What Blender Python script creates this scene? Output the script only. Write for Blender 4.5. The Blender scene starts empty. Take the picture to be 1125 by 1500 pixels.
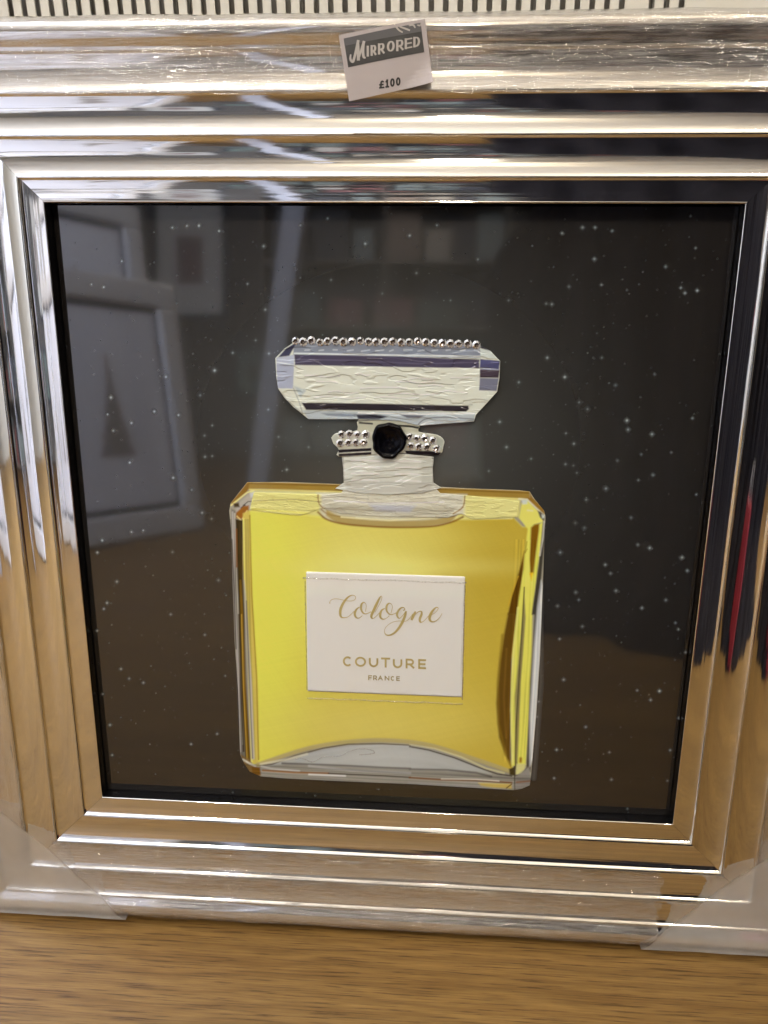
import bpy, bmesh, math, random
import numpy as np
from mathutils import Vector, Matrix
random.seed(7); rng = np.random.default_rng(7)
sc = bpy.context.scene; COL = sc.collection
# ------------------------------------------------------------------ geometry of the picture and of the camera
F = 1226.0
R = np.array([[0.9976871929365912, 0.007099612590712659, -0.06760074371903185],
              [0.025261094077337294, -0.9620273148323308, 0.2717817555365175],
              [-0.06310421678715572, -0.2728608455193916, -0.959981675244961]])
T = np.array([-0.0006066028846894415, 0.020609760759244894, 0.6638293929036678])
CAM = -R.T @ T
HO = 0.3685                      # picture centre above the frame's base line, along the picture
LEAN = math.radians(8.0)
PHI = math.pi/2 - LEAN
ROT = Matrix.Rotation(PHI, 4, 'X')
BASE = Vector((0, 0, 0.0))
BASE.z = 0.0225*math.sin(LEAN) + 0.002
MW = Matrix.Translation(BASE) @ ROT @ Matrix.Translation((0, HO, 0))     # picture coordinates -> world
def W(p): return MW @ Vector(p)
def unp(u, v, z=0.0):
    d = R.T @ np.array([(u-562.5)/F, (v-750)/F, 1.0]); k = (z-CAM[2])/d[2]
    return CAM + k*d
def proj(P):
    q = P @ R.T + T
    return q[:, 0]/q[:, 2]*F+562.5, q[:, 1]/q[:, 2]*F+750
def lin(c):
    c = np.asarray(c, float)/255.0
    return np.where(c <= .04045, c/12.92, ((c+.055)/1.055)**2.4)

# ------------------------------------------------------------------ helpers
def tag(o, label=None, cat=None, group=None, kind=None):
    if label: o['label'] = label
    if cat: o['category'] = cat
    if group: o['group'] = group
    if kind: o['kind'] = kind
    return o
def link(name, verts, faces, mat, parent=None, smooth=False, uvs=None, loc=None, rot=None):
    me = bpy.data.meshes.new(name); me.from_pydata([tuple(v) for v in verts], [], [tuple(f) for f in faces])
    if smooth: me.polygons.foreach_set('use_smooth', [True]*len(me.polygons))
    if uvs is not None:
        l = me.uv_layers.new(name='UVMap'); li = np.empty(len(me.loops), np.int32); me.loops.foreach_get('vertex_index', li)
        l.data.foreach_set('uv', np.asarray(uvs, float)[li].ravel())
    me.materials.append(mat); me.update()
    o = bpy.data.objects.new(name, me); COL.objects.link(o)
    if parent: o.parent = parent
    if loc is not None: o.location = loc
    if rot is not None: o.rotation_euler = rot
    return o
def box(vs, fs, x0, x1, y0, y1, z0, z1):
    n = len(vs)
    vs += [(x, y, z) for z in (z0, z1) for y in (y0, y1) for x in (x0, x1)]
    fs += [tuple(n+i for i in f) for f in ((0, 2, 3, 1), (4, 5, 7, 6), (0, 1, 5, 4), (2, 6, 7, 3), (0, 4, 6, 2), (1, 3, 7, 5))]
def boxobj(name, b, mat, parent=None, bevel=0, loc=None, rot=None):
    vs, fs = [], []; box(vs, fs, *b); o = link(name, vs, fs, mat, parent, loc=loc, rot=rot)
    if bevel:
        m = o.modifiers.new('bevel', 'BEVEL'); m.width = bevel; m.segments = 2
    return o
def mat(name, build):
    m = bpy.data.materials.new(name); m.use_nodes = True; nt = m.node_tree
    b = nt.nodes.get('Principled BSDF'); build(nt, b); return m
def N(nt, t, **k):
    n = nt.nodes.new(t)
    for a, v in k.items():
        if a in n.inputs: n.inputs[a].default_value = v
        else: setattr(n, a, v)
    return n
def coords(nt, out, scale, rot=(0, 0, 0)):
    c = N(nt, 'ShaderNodeTexCoord'); m = N(nt, 'ShaderNodeMapping'); m.inputs['Scale'].default_value = scale
    m.inputs['Rotation'].default_value = rot
    nt.links.new(c.outputs[out], m.inputs['Vector']); return m.outputs['Vector']
def noise(nt, vec, scale, detail=2, rough=.5):
    n = N(nt, 'ShaderNodeTexNoise'); n.inputs['Scale'].default_value = scale; n.inputs['Detail'].default_value = detail
    n.inputs['Roughness'].default_value = rough
    nt.links.new(vec, n.inputs['Vector']); return n.outputs['Fac']
def ramp(nt, fac, stops):
    r = N(nt, 'ShaderNodeValToRGB'); e = r.color_ramp.elements
    while len(e) < len(stops): e.new(.5)
    for i, (p, c) in enumerate(stops):
        e[i].position = p; e[i].color = (c, c, c, 1) if not hasattr(c, '__len__') else tuple(c)+(1,)
    nt.links.new(fac, r.inputs['Fac']); return r.outputs['Color']
def bump(nt, h, dist, strength=1.0, chain=None):
    b = N(nt, 'ShaderNodeBump'); b.inputs['Distance'].default_value = dist; b.inputs['Strength'].default_value = strength
    nt.links.new(h, b.inputs['Height'])
    if chain: nt.links.new(chain, b.inputs['Normal'])
    return b.outputs['Normal']
def simple(name, col, rough=.5, metal=0, spec=.5):
    def f(nt, b):
        b.inputs['Base Color'].default_value = (*col, 1); b.inputs['Roughness'].default_value = rough
        b.inputs['Metallic'].default_value = metal; b.inputs['Specular IOR Level'].default_value = spec
    return mat(name, f)
def emit(name, col, s):
    def f(nt, b):
        b.inputs['Base Color'].default_value = (.8, .8, .8, 1)
        b.inputs['Emission Color'].default_value = (*col, 1); b.inputs['Emission Strength'].default_value = s
    return mat(name, f)

# ------------------------------------------------------------------ materials
def f_chrome(nt, b):
    b.inputs['Metallic'].default_value = 1; b.inputs['Roughness'].default_value = .11
    v1 = coords(nt, 'UV', (1.2, 60, 1)); n1 = noise(nt, v1, 2.2, 2)
    v2 = coords(nt, 'UV', (5, 420, 1)); n2 = noise(nt, v2, 1.5, 3)
    nb = bump(nt, n1, .00026, 1.0); nb = bump(nt, n2, .000018, 1.0, nb)
    nt.links.new(nb, b.inputs['Normal'])
    v3 = coords(nt, 'UV', (4, 30, 1)); n3 = noise(nt, v3, 6, 4)
    nt.links.new(ramp(nt, n3, [(.35, .035), (.7, .085)]), b.inputs['Roughness'])
    b.inputs['Base Color'].default_value = (.86, .85, .82, 1)
M_CHROME = mat('silver_foil', f_chrome)
def art_mat(name, rough=.12, coat=.0, gel=None, spec=.5, ior=1.5):
    def f(nt, b):
        a = N(nt, 'ShaderNodeVertexColor'); a.layer_name = 'Ink'
        nt.links.new(a.outputs['Color'], b.inputs['Base Color'])
        b.inputs['Roughness'].default_value = rough; b.inputs['IOR'].default_value = ior
        b.inputs['Specular IOR Level'].default_value = spec
        if gel:
            sx, sy, d = gel
            v = coords(nt, 'Object', (sx, sy, 1)); n = noise(nt, v, 1, 2.5, .45)
            h = ramp(nt, n, [(.40, 0), (.43, .5), (.54, .55), (.57, 1)])
            v2 = coords(nt, 'Object', (sx*2.3, sy*1.6, 1)); n2 = noise(nt, v2, 1, 2, .5)
            nb = bump(nt, h, d, 1.0); nb = bump(nt, n2, d*.15, 1.0, nb)
            nt.links.new(nb, b.inputs['Normal'])
        else:
            v = coords(nt, 'Object', (1, 1, 1)); n = noise(nt, v, 14, 2)
            nt.links.new(bump(nt, n, .0002, .12), b.inputs['Normal'])
    return mat(name, f)
M_PRINT = art_mat('glossy_black_print', rough=.05, ior=1.86)
M_LIQ = art_mat('printed_bottle', rough=.10, ior=1.45)
M_GEL = art_mat('gel_covered_print', rough=.16, gel=(24, 105, .0011))
M_GELSM = art_mat('gel_covered_edge', rough=.16, gel=(60, 260, .0007))
M_LABEL = art_mat('label_ink', rough=.25)
M_BLACK = simple('black_liner', (.006, .006, .007), .16)
M_GOLD = simple('gold_lettering', (.54, .45, .19), .35, .1)
M_GREY = simple('tag_lettering', (.42, .39, .36), .6)
M_INK = simple('tag_black_ink', (.012, .010, .010), .6)
M_FLOWER = simple('black_resin', (.0015, .0015, .003), .2, 0, .18)
def f_stone(nt, b):
    b.inputs['Base Color'].default_value = (.90, .92, .95, 1); b.inputs['Metallic'].default_value = .35
    b.inputs['Roughness'].default_value = .08
M_STONE = mat('foiled_crystal', f_stone)
M_STONEDK = simple('crystal_table', (.11, .09, .08), .06, .7)
def f_wood(nt, b):
    v = coords(nt, 'Object', (1.6, 26, 1)); n = noise(nt, v, 1.0, 5, .6)
    vw = coords(nt, 'Object', (.9, 5.5, 1)); nw = noise(nt, vw, 1.3, 2)
    w = N(nt, 'ShaderNodeTexWave'); w.bands_direction = 'Y'; w.inputs['Scale'].default_value = 9
    w.inputs['Distortion'].default_value = 9; w.inputs['Detail'].default_value = 3; w.inputs['Detail Scale'].default_value = 1.4
    nt.links.new(coords(nt, 'Object', (.55, 2.4, 1)), w.inputs['Vector'])
    vp = coords(nt, 'Object', (18, 560, 1)); p = noise(nt, vp, 1.0, 4, .65)
    mx = N(nt, 'ShaderNodeMix'); mx.data_type = 'RGBA'; mx.inputs['Factor'].default_value = .32
    c1 = ramp(nt, n, [(.25, (.150, .074, .017)), (.5, (.205, .117, .033)), (.75, (.285, .160, .046))])
    c2 = ramp(nt, w.outputs['Fac'], [(.0, (.145, .072, .017)), (.6, (.225, .130, .038)), (1, (.29, .165, .048))])
    nt.links.new(c1, mx.inputs['A']); nt.links.new(c2, mx.inputs['B'])
    m2 = N(nt, 'ShaderNodeMix'); m2.data_type = 'RGBA'; m2.blend_type = 'MULTIPLY'; m2.inputs['Factor'].default_value = 1
    pr = ramp(nt, p, [(.36, (.42, .36, .28)), (.45, (.88, .87, .84)), (.58, (1.04, 1.05, 1.06)), (.70, (1.26, 1.3, 1.36))])
    nt.links.new(mx.outputs['Result'], m2.inputs['A']); nt.links.new(pr, m2.inputs['B'])
    m3 = N(nt, 'ShaderNodeMix'); m3.data_type = 'RGBA'; m3.blend_type = 'MULTIPLY'; m3.inputs['Factor'].default_value = 1
    nt.links.new(m2.outputs['Result'], m3.inputs['A'])
    nt.links.new(ramp(nt, nw, [(.3, (.84, .84, .86)), (.7, (1.08, 1.08, 1.06))]), m3.inputs['B'])
    nt.links.new(m3.outputs['Result'], b.inputs['Base Color'])
    b.inputs['Roughness'].default_value = .5; b.inputs['Specular IOR Level'].default_value = .3
    nt.links.new(bump(nt, pr, .0003, .6), b.inputs['Normal'])
M_WOOD = mat('oak_laminate', f_wood)
def f_paint(nt, b):
    b.inputs['Base Color'].default_value = (.66, .64, .57, 1); b.inputs['Roughness'].default_value = .4
    nt.links.new(bump(nt, noise(nt, coords(nt, 'Object', (1, 1, 1)), 900, 2), .0001, .3), b.inputs['Normal'])
M_RAD = mat('cream_enamel', f_paint)
def film_mat(name, milky, haze, sx, sy, depth, gloss=.12, rough=.12):
    m = bpy.data.materials.new(name); m.use_nodes = True; nt = m.node_tree; nt.nodes.clear()
    out = N(nt, 'ShaderNodeOutputMaterial')
    tr = N(nt, 'ShaderNodeBsdfTransparent'); tr.inputs['Color'].default_value = (.97, .96, .95, 1)
    df = N(nt, 'ShaderNodeBsdfDiffuse'); df.inputs['Color'].default_value = (.80, .78, .76, 1)
    tl = N(nt, 'ShaderNodeBsdfTranslucent'); tl.inputs['Color'].default_value = (.80, .78, .76, 1)
    gl = N(nt, 'ShaderNodeBsdfGlossy'); gl.inputs['Roughness'].default_value = rough
    n = noise(nt, coords(nt, 'Object', (sx, sy, 20)), 1, 3, .6)
    n2 = noise(nt, coords(nt, 'Object', (sx*3, sy*2.6, 20)), 1, 3, .6)
    nb = bump(nt, n, depth, 1.0); nb = bump(nt, n2, depth*.35, 1.0, nb)
    nt.links.new(nb, gl.inputs['Normal'])
    a0 = N(nt, 'ShaderNodeMixShader'); a0.inputs[0].default_value = .5
    nt.links.new(df.outputs[0], a0.inputs[1]); nt.links.new(tl.outputs[0], a0.inputs[2])
    a = N(nt, 'ShaderNodeMixShader')
    hz = ramp(nt, n2, [(.4, milky), (.75, min(1, milky+haze))]); nt.links.new(hz, a.inputs[0])
    nt.links.new(tr.outputs[0], a.inputs[1]); nt.links.new(a0.outputs[0], a.inputs[2])
    lw = N(nt, 'ShaderNodeLayerWeight'); nt.links.new(nb, lw.inputs['Normal'])
    fr = N(nt, 'ShaderNodeMath'); fr.operation = 'POWER'; fr.inputs[1].default_value = 4.0; nt.links.new(lw.outputs['Facing'], fr.inputs[0])
    ad = N(nt, 'ShaderNodeMath'); ad.operation = 'ADD'; ad.inputs[1].default_value = gloss; ad.use_clamp = True
    nt.links.new(fr.outputs[0], ad.inputs[0])
    b = N(nt, 'ShaderNodeMixShader'); nt.links.new(ad.outputs[0], b.inputs[0])
    nt.links.new(a.outputs[0], b.inputs[1]); nt.links.new(gl.outputs[0], b.inputs[2])
    nt.links.new(b.outputs[0], out.inputs['Surface']); return m
M_FILM = film_mat('shrink_film', .06, .30, 13, 260, .0017, .13, .06)  # strong white haze stands in for soft highlights on the film
M_FILMV = film_mat('shrink_film_side', .06, .12, 120, 6, .0008, .06, .12)
M_MILK = film_mat('milky_corner_plastic', .34, .08, 6, 6, .0008, .05, .22)

# ------------------------------------------------------------------ painting helpers (ink colours of the print)
INK = np.array([1.28, 1.46, 1.66])
def segd(P, a, b):
    a = np.array(a, float); b = np.array(b, float); d = b-a; L = max(d @ d, 1e-9)
    t = np.clip(((P-a) @ d)/L, 0, 1); return np.hypot(*(P-a-t[:, None]*d).T), t
def inside(P, poly):
    x, y = P.T; r = np.zeros(len(P), bool); n = len(poly)
    for i in range(n):
        x1, y1 = poly[i]; x2, y2 = poly[(i+1) % n]
        if y1 == y2: continue
        c = (y1 > y) != (y2 > y); r ^= c & (x < (x2-x1)*(y-y1)/(y2-y1)+x1)
    return r
class Paint:
    k = 1.0
    def __init__(s, P, base): s.P = P; s.c = np.tile(lin(base), (len(P), 1))
    def blend(s, idx, al, col): s.c[idx] = s.c[idx]*(1-al[:, None]) + col*al[:, None]
    def pick(s, pts, m):
        pts = np.array(pts, float); lo = pts.min(0)-m; hi = pts.max(0)+m
        return np.nonzero(((s.P >= lo) & (s.P <= hi)).all(1))[0]
    def poly(s, pts, col, soft=.7, alpha=1.0, col2=None, axis=None):
        soft *= s.k
        idx = s.pick(pts, soft*2)
        if not len(idx): return
        Q = s.P[idx]; d = np.full(len(Q), 1e9)
        for i in range(len(pts)): d = np.minimum(d, segd(Q, pts[i], pts[(i+1) % len(pts)])[0])
        sd = np.where(inside(Q, pts), d, -d); al = np.clip(sd/(2*soft)+.5, 0, 1)*alpha
        c = lin(col)
        if col2 is not None:
            a, b = np.array(axis[0], float), np.array(axis[1], float); t = np.clip(((Q-a) @ (b-a))/((b-a) @ (b-a)), 0, 1)
            c = c*(1-t[:, None])+lin(col2)*t[:, None]
        s.blend(idx, al, c)
    def line(s, pts, w, col, soft=.6, alpha=1.0):
        soft *= s.k
        ws = w if hasattr(w, '__len__') else [w]*len(pts)
        idx = s.pick(pts, max(ws)/2+soft*2)
        if not len(idx): return
        Q = s.P[idx]; al = np.zeros(len(Q))
        for i in range(len(pts)-1):
            d, t = segd(Q, pts[i], pts[i+1]); ww = ws[i]*(1-t)+ws[i+1]*t
            al = np.maximum(al, np.clip((ww/2-d)/(2*soft)+.5, 0, 1))
        s.blend(idx, al*alpha, lin(col))
    def glow(s, c, rx, ry, col, alpha, p=2.0):
        d = ((s.P[:, 0]-c[0])/rx)**2+((s.P[:, 1]-c[1])/ry)**2
        al = alpha*np.exp(-d**(p/2)); s.blend(np.arange(len(al)), al, lin(col))
def crv(pts, n=8):
    P = [np.array(p, float) for p in pts]; out = []
    for i in range(len(P)-1):
        p0 = P[max(i-1, 0)]; p1 = P[i]; p2 = P[i+1]; p3 = P[min(i+2, len(P)-1)]
        for k in range(n):
            t = k/n; out.append(.5*((2*p1)+(-p0+p2)*t+(2*p0-5*p1+4*p2-p3)*t*t+(-p0+3*p1-3*p2+p3)*t**3))
    out.append(P[-1]); return out
def ZZ(pts, ox, oy, s): return [(ox+p[0]/s, oy+p[1]/s) for p in pts]

ZP = -0.011                                   # depth of the printed board behind the frame's lip
def art_mesh(name, outline, painter, z, h, material, parent, base, skirt=0.0, closed=True):
    """outline: corners on the print; the sheet is a fine grid clipped to it and inked per vertex"""
    O = np.array([unp(u, v, ZP)[:2] for u, v in outline])
    x0, y0 = O.min(0)-h; x1, y1 = O.max(0)+h
    nx = int((x1-x0)/h)+1; ny = int((y1-y0)/h)+1
    gx = x0+np.arange(nx+1)*h; gy = y0+np.arange(ny+1)*h
    X, Y = np.meshgrid(gx, gy); V = np.stack([X.ravel(), Y.ravel()], 1)
    cx, cy = np.meshgrid(gx[:-1]+h/2, gy[:-1]+h/2); ins = inside(np.stack([cx.ravel(), cy.ravel()], 1), O).reshape(ny, nx)
    I, J = np.nonzero(ins); a = I*(nx+1)+J
    Fq = np.stack([a, a+1, a+nx+2, a+nx+1], 1)
    cnt = np.bincount(Fq.ravel(), minlength=len(V)); used = cnt > 0; bd = used & (cnt < 4)
    bi = np.nonzero(bd)[0]; Q = V[bi]; best = np.full(len(Q), 1e9); pos = Q.copy()
    for i in range(len(O)):
        p, q = O[i], O[(i+1) % len(O)]; d, t = segd(Q, p, q); m = d < best; best[m] = d[m]; pos[m] = (p+t[:, None]*(q-p))[m]
    V[bi] = pos
    mp = np.full(len(V), -1); ui = np.nonzero(used)[0]; mp[ui] = np.arange(len(ui)); V = V[ui]; Fq = mp[Fq]
    V3 = np.concatenate([V, np.full((len(V), 1), z)], 1)
    u, v = proj(np.concatenate([V, np.full((len(V), 1), ZP)], 1)); P = Paint(np.stack([u, v], 1), base); painter(P)
    c = np.clip(P.c*INK, 0, .86)
    if skirt:
        e = {}
        E_ = np.concatenate([Fq[:, [0, 1]], Fq[:, [1, 2]], Fq[:, [2, 3]], Fq[:, [3, 0]]]); k = np.sort(E_, 1); key = k[:, 0]*len(V3)+k[:, 1]
        uq, inv, ct = np.unique(key, return_inverse=True, return_counts=True); be = E_[ct[inv] == 1]
        n0 = len(V3); bv = np.unique(be); m2 = {b_: n0+i for i, b_ in enumerate(bv)}
        low = V3[bv].copy(); low[:, 2] -= skirt; V3 = np.concatenate([V3, low]); c = np.concatenate([c, c[bv]])
        Fs = np.array([[b_[1], b_[0], m2[b_[0]], m2[b_[1]]] for b_ in be]); Fq = np.concatenate([Fq, Fs])
    V3[:, 1] += HO
    me = bpy.data.meshes.new(name); me.vertices.add(len(V3)); me.vertices.foreach_set('co', V3.ravel())
    me.loops.add(len(Fq)*4); me.loops.foreach_set('vertex_index', Fq.ravel().astype(np.int32))
    me.polygons.add(len(Fq)); me.polygons.foreach_set('loop_start', np.arange(len(Fq), dtype=np.int32)*4)
    me.update(calc_edges=True)
    at = me.color_attributes.new('Ink', 'FLOAT_COLOR', 'POINT')
    at.data.foreach_set('color', np.concatenate([c, np.ones((len(c), 1))], 1).ravel())
    me.materials.append(material); me.validate()
    o = bpy.data.objects.new(name, me); COL.objects.link(o); o.parent = parent; return o

# ------------------------------------------------------------------ THE FRAMED PICTURE
root = bpy.data.objects.new('framed_picture', None); COL.objects.link(root)
root.location = BASE; root.rotation_euler = (PHI, 0, 0)
tag(root, 'yellow perfume bottle picture in a wide stepped silver mirror frame leaning on the radiator', 'picture')

def arc(d0, z0, d1, z1, sag, n=9):
    r = []
    for i in range(n+1):
        t = i/n; r.append((d0+(d1-d0)*t, z0+(z1-z0)*t - sag*4*t*(1-t)))
    return r
prof = [(0.0, -20), (0.0, -.6), (.25, -.1), (.8, .1), (1.2, -.1)]
prof += arc(1.4, -.1, 15.0, 1.0, .25)
ends = [(15.0, 1.0), (42.2, 2.6), (69.6, 4.2), (96.0, 5.8)]
for k in range(4):
    d, z = ends[k]
    prof += [(d+.3, z+.1), (d+1.35, z+2.2), (d+1.5, z+2.45), (d+1.55, z+1.9), (d+1.8, z+1.9), (d+1.85, z+2.55), (d+2.2, z+2.65), (d+2.4, z+2.5), (d+2.45, z+2.2)]
    if k < 3:
        d1, z1 = ends[k+1]; prof += arc(d+2.5, z+2.15, d1, z1, 2.12, 14)
    else:
        prof += [(d+2.5, z+2.2), (d+5, z+3.3), (d+8, z+5.1), (d+12, z+6.2), (d+16, z+6.2), (d+19, z+5), (d+20.3, z+2.4), (d+20.5, z), (d+20.5, -22), (60, -22), (0.2, -22)]
prof = [(a/1000, b/1000) for a, b in prof]
L = [0]
for a, b in zip(prof, prof[1:]): L.append(L[-1]+math.hypot(b[0]-a[0], b[1]-a[1]))
H5 = .25
for k in range(4):                        # bottom, right, top, left rails with mitred ends
    vs, uv, fs = [], [], []; NS = 48; ca, sa = [(1, 0), (0, 1), (-1, 0), (0, -1)][k]
    for i in range(NS+1):
        for j, (d, z) in enumerate(prof):
            half = H5+d; s = (-1+2*i/NS)*(half-.00012); x, y = s, -half
            X, Y = ca*x-sa*y, sa*x+ca*y
            vs.append((X, Y+HO, z)); uv.append((s+k*3.1, L[j]+k))
    m = len(prof)
    for i in range(NS):
        for j in range(m-1):
            a = i*m+j; fs.append((a, a+m, a+m+1, a+1))
    fs.append(tuple(range(m))); fs.append(tuple(NS*m+m-1-j for j in range(m)))
    o = link('frame_rail', vs, fs, M_CHROME, root, True, uv)
    e = o.modifiers.new('es', 'EDGE_SPLIT'); e.split_angle = math.radians(50)
# black liner inside the rebate and the backing board
vs, fs = [], []
t_ = .0006
for k in range(4):
    ca, sa = [(1, 0), (0, 1), (-1, 0), (0, -1)][k]; n = len(vs)
    for (x, y, z) in [(-H5+t_, -H5+t_, -.0012), (H5-t_, -H5+t_, -.0012), (H5-t_, -H5+t_, ZP-.0005), (-H5+t_, -H5+t_, ZP-.0005),
                      (-H5+.0012, -H5+.0012, ZP+.0011), (H5-.0012, -H5+.0012, ZP+.0011), (H5-.0012, -H5+.0012, ZP+.0001), (-H5+.0012, -H5+.0012, ZP+.0001)]:
        vs.append((ca*x-sa*y, sa*x+ca*y+HO, z))
    fs += [(n, n+1, n+2, n+3), (n+3, n+2, n+5, n+4), (n+4, n+5, n+6, n+7)]
link('liner', vs, fs, M_BLACK, root)
boxobj('backing_board', (-.30, .30, HO-.30, HO+.30, -.0285, -.0222), simple('brown_board', (.18, .12, .07), .8), root)

# ---- printed starry board
STARS = []
def addst(lst, ox, oy, s, w): STARS.extend([(ox+x/s, oy+y/s, w) for x, y in lst])
addst([(160,100),(215,100),(664,377),(82,757),(355,948),(465,1008)], 800, 300, 3, 1.0)
addst([(70,125),(212,238),(243,352),(25,437),(610,388),(5,672),(145,868),(360,988),(122,1050),(592,365),(263,1247)], 800, 300, 3, .7)
addst([(355,375),(100,360),(657,190),(525,272),(290,115),(635,50),(305,793),(87,1004),(120,1146),(135,1178),(85,1140),(313,1124),(418,1096),(550,1088),(477,745),(643,938),(470,1188),(405,1210),(176,1296),(128,1398),(168,1420),(403,1494),(373,1375),(245,672),(182,898),(660,1273)], 800, 300, 3, .42)
addst([(657,50),(320,82),(367,196),(558,637),(515,8),(586,237)], 780, 800, 3, .9)
addst([(122,28),(343,120),(680,108),(481,272),(110,263),(219,353),(106,895),(605,897),(137,587),(519,676),(643,757)], 780, 800, 3, .6)
addst([(203,236),(190,203),(119,408),(641,366),(673,467),(460,634),(234,795),(95,1020),(593,1031),(417,1154),(347,1026),(27,683),(20,750),(338,906),(628,337)], 780, 800, 3, .4)
addst([(795,642),(470,885),(720,715),(290,827),(375,933),(605,115),(655,115)], 60, 290, 2.83, .8)
addst([(518,742),(276,897),(710,943),(678,985),(680,1073),(710,1070),(300,965),(548,1160),(625,1210),(668,1305),(545,1468),(375,1385),(424,1378),(253,1418),(233,1470),(368,1097),(856,356),(923,200),(738,137),(545,123),(930,463),(945,645),(890,590),(570,900),(335,262),(660,818),(210,358),(260,370)], 60, 290, 2.83, .5)
addst([(375,480),(428,630),(443,950),(392,708),(380,730),(473,985),(377,1042),(403,1155),(411,1265),(356,810),(357,523)], 0, 600, 2.5, .6)
STARS += [(447,560,.8),(535,357,.7),(600,345,.6),(485,410,.4),(640,330,.4),(700,380,.5),(745,440,.4),(560,430,.3),(732,618,.8),(742,655,.7),(716,690,.4),(452,655,.6),(420,688,.8),(408,640,.5),(393,600,.4),(760,560,.5),(778,672,.6),(715,580,.4),(800,445,.5),(310,760,.4),(320,850,.4),(300,930,.5),(330,990,.3),(250,900,.4),(210,1000,.4),(280,1090,.5),(318,1075,.4),(660,440,.3),(610,400,.4),(440,330,.5),(480,320,.4)]
def dens():
    for _ in range(1900):
        yield (random.uniform(75, 1085), random.uniform(300, 1195), .05+.42*random.random()**4)
SM = list(dens())
def paint_bg(P):
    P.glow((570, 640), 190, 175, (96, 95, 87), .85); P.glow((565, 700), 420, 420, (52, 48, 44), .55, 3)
    P.poly([(60, 280), (1100, 280), (1095, 324), (62, 322)], (12, 10, 9), 2.0, .8)  # dark reflected strip under the top rail, painted into the ink
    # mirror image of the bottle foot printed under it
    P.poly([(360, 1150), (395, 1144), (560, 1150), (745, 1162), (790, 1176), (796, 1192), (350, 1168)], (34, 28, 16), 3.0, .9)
    P.poly([(60, 1166), (360, 1172), (1010, 1205), (1010, 1240), (60, 1200)], (70, 68, 62), 5, .5)  # whitish reflection along the bottom edge, put into the ink
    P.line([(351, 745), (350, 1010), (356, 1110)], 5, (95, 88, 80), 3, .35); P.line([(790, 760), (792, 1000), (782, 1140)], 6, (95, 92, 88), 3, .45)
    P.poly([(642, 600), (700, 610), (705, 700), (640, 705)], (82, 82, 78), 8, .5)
    for x, y, w in SM: P.glowpt(x, y, random.uniform(.45, .9), w)
    for x, y, w in STARS: P.glowpt(x, y, random.uniform(.8, 1.25)+w*.3, w*random.uniform(.5, 1.05), True)
def glowpt(s, x, y, r, a, spikes=False):
    if not hasattr(s, 'cells'):
        k = (s.P[:, 0]//12).astype(int)*1000+(s.P[:, 1]//12).astype(int); o_ = np.argsort(k, kind='stable'); s.cells = (k[o_], o_)
    ks, o_ = s.cells; L_ = []
    for i in (-1, 0, 1):
        c = (int(x//12)+i)*1000+int(y//12); a_, b_ = np.searchsorted(ks, [c-1, c+2]); L_.append(o_[a_:b_])
    idx = np.concatenate(L_)
    if not len(idx): return
    Q = s.P[idx]-np.array((x, y)); d = np.hypot(*Q.T)
    al = a*np.exp(-(d/r)**2)*.75
    if spikes:
        al = al+a*.16*np.exp(-(d/(r*2.4))**2)
        al = al+a*.18*(np.exp(-np.abs(Q[:, 0])/.5-np.abs(Q[:, 1])/3)+np.exp(-np.abs(Q[:, 1])/.5-np.abs(Q[:, 0])/3))
    s.blend(idx, np.clip(al, 0, 1), lin((178, 184, 180)))
Paint.glowpt = glowpt
def corner(x, y): return tuple(np.array(proj(np.array([[x, y, ZP]]))).ravel())
c_ = H5-.0010
board = art_mesh('art_print', [corner(-c_, c_), corner(c_, c_), corner(c_, -c_), corner(-c_, -c_)], paint_bg, ZP, .00055, M_PRINT, root, (27, 23, 20))

# ---- bottle body
A3 = lambda pts: ZZ(pts, 380, 470, 2.96)
A4 = lambda pts: ZZ(pts, 320, 680, 2.25)
A5 = lambda pts: ZZ(pts, 320, 900, 2.25)
AL = lambda pts: ZZ(pts, 330, 700, 7.5)
AR = lambda pts: ZZ(pts, 700, 700, 7.5)
AB = lambda pts: ZZ(pts, 330, 1040, 4.89)
AC = lambda pts: ZZ(pts, 600, 1040, 5.357)
body_out = [(362, 706.5), (420, 706), (470, 708), (520, 710), (560, 712), (640, 713), (700, 716), (760, 718), (776, 720),
            (783, 731), (797, 748), (799, 757), (798, 775), (795, 860), (791, 960), (786, 1040), (780, 1110), (778, 1135), (776, 1150), (764, 1155),
            (752, 1157), (700, 1154), (600, 1148), (500, 1144), (420, 1140), (382, 1137), (366, 1130), (358, 1118), (352, 1105), (349, 1010),
            (344, 940), (341, 860), (339, 780), (336, 748), (338, 737), (348, 724)]
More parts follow.
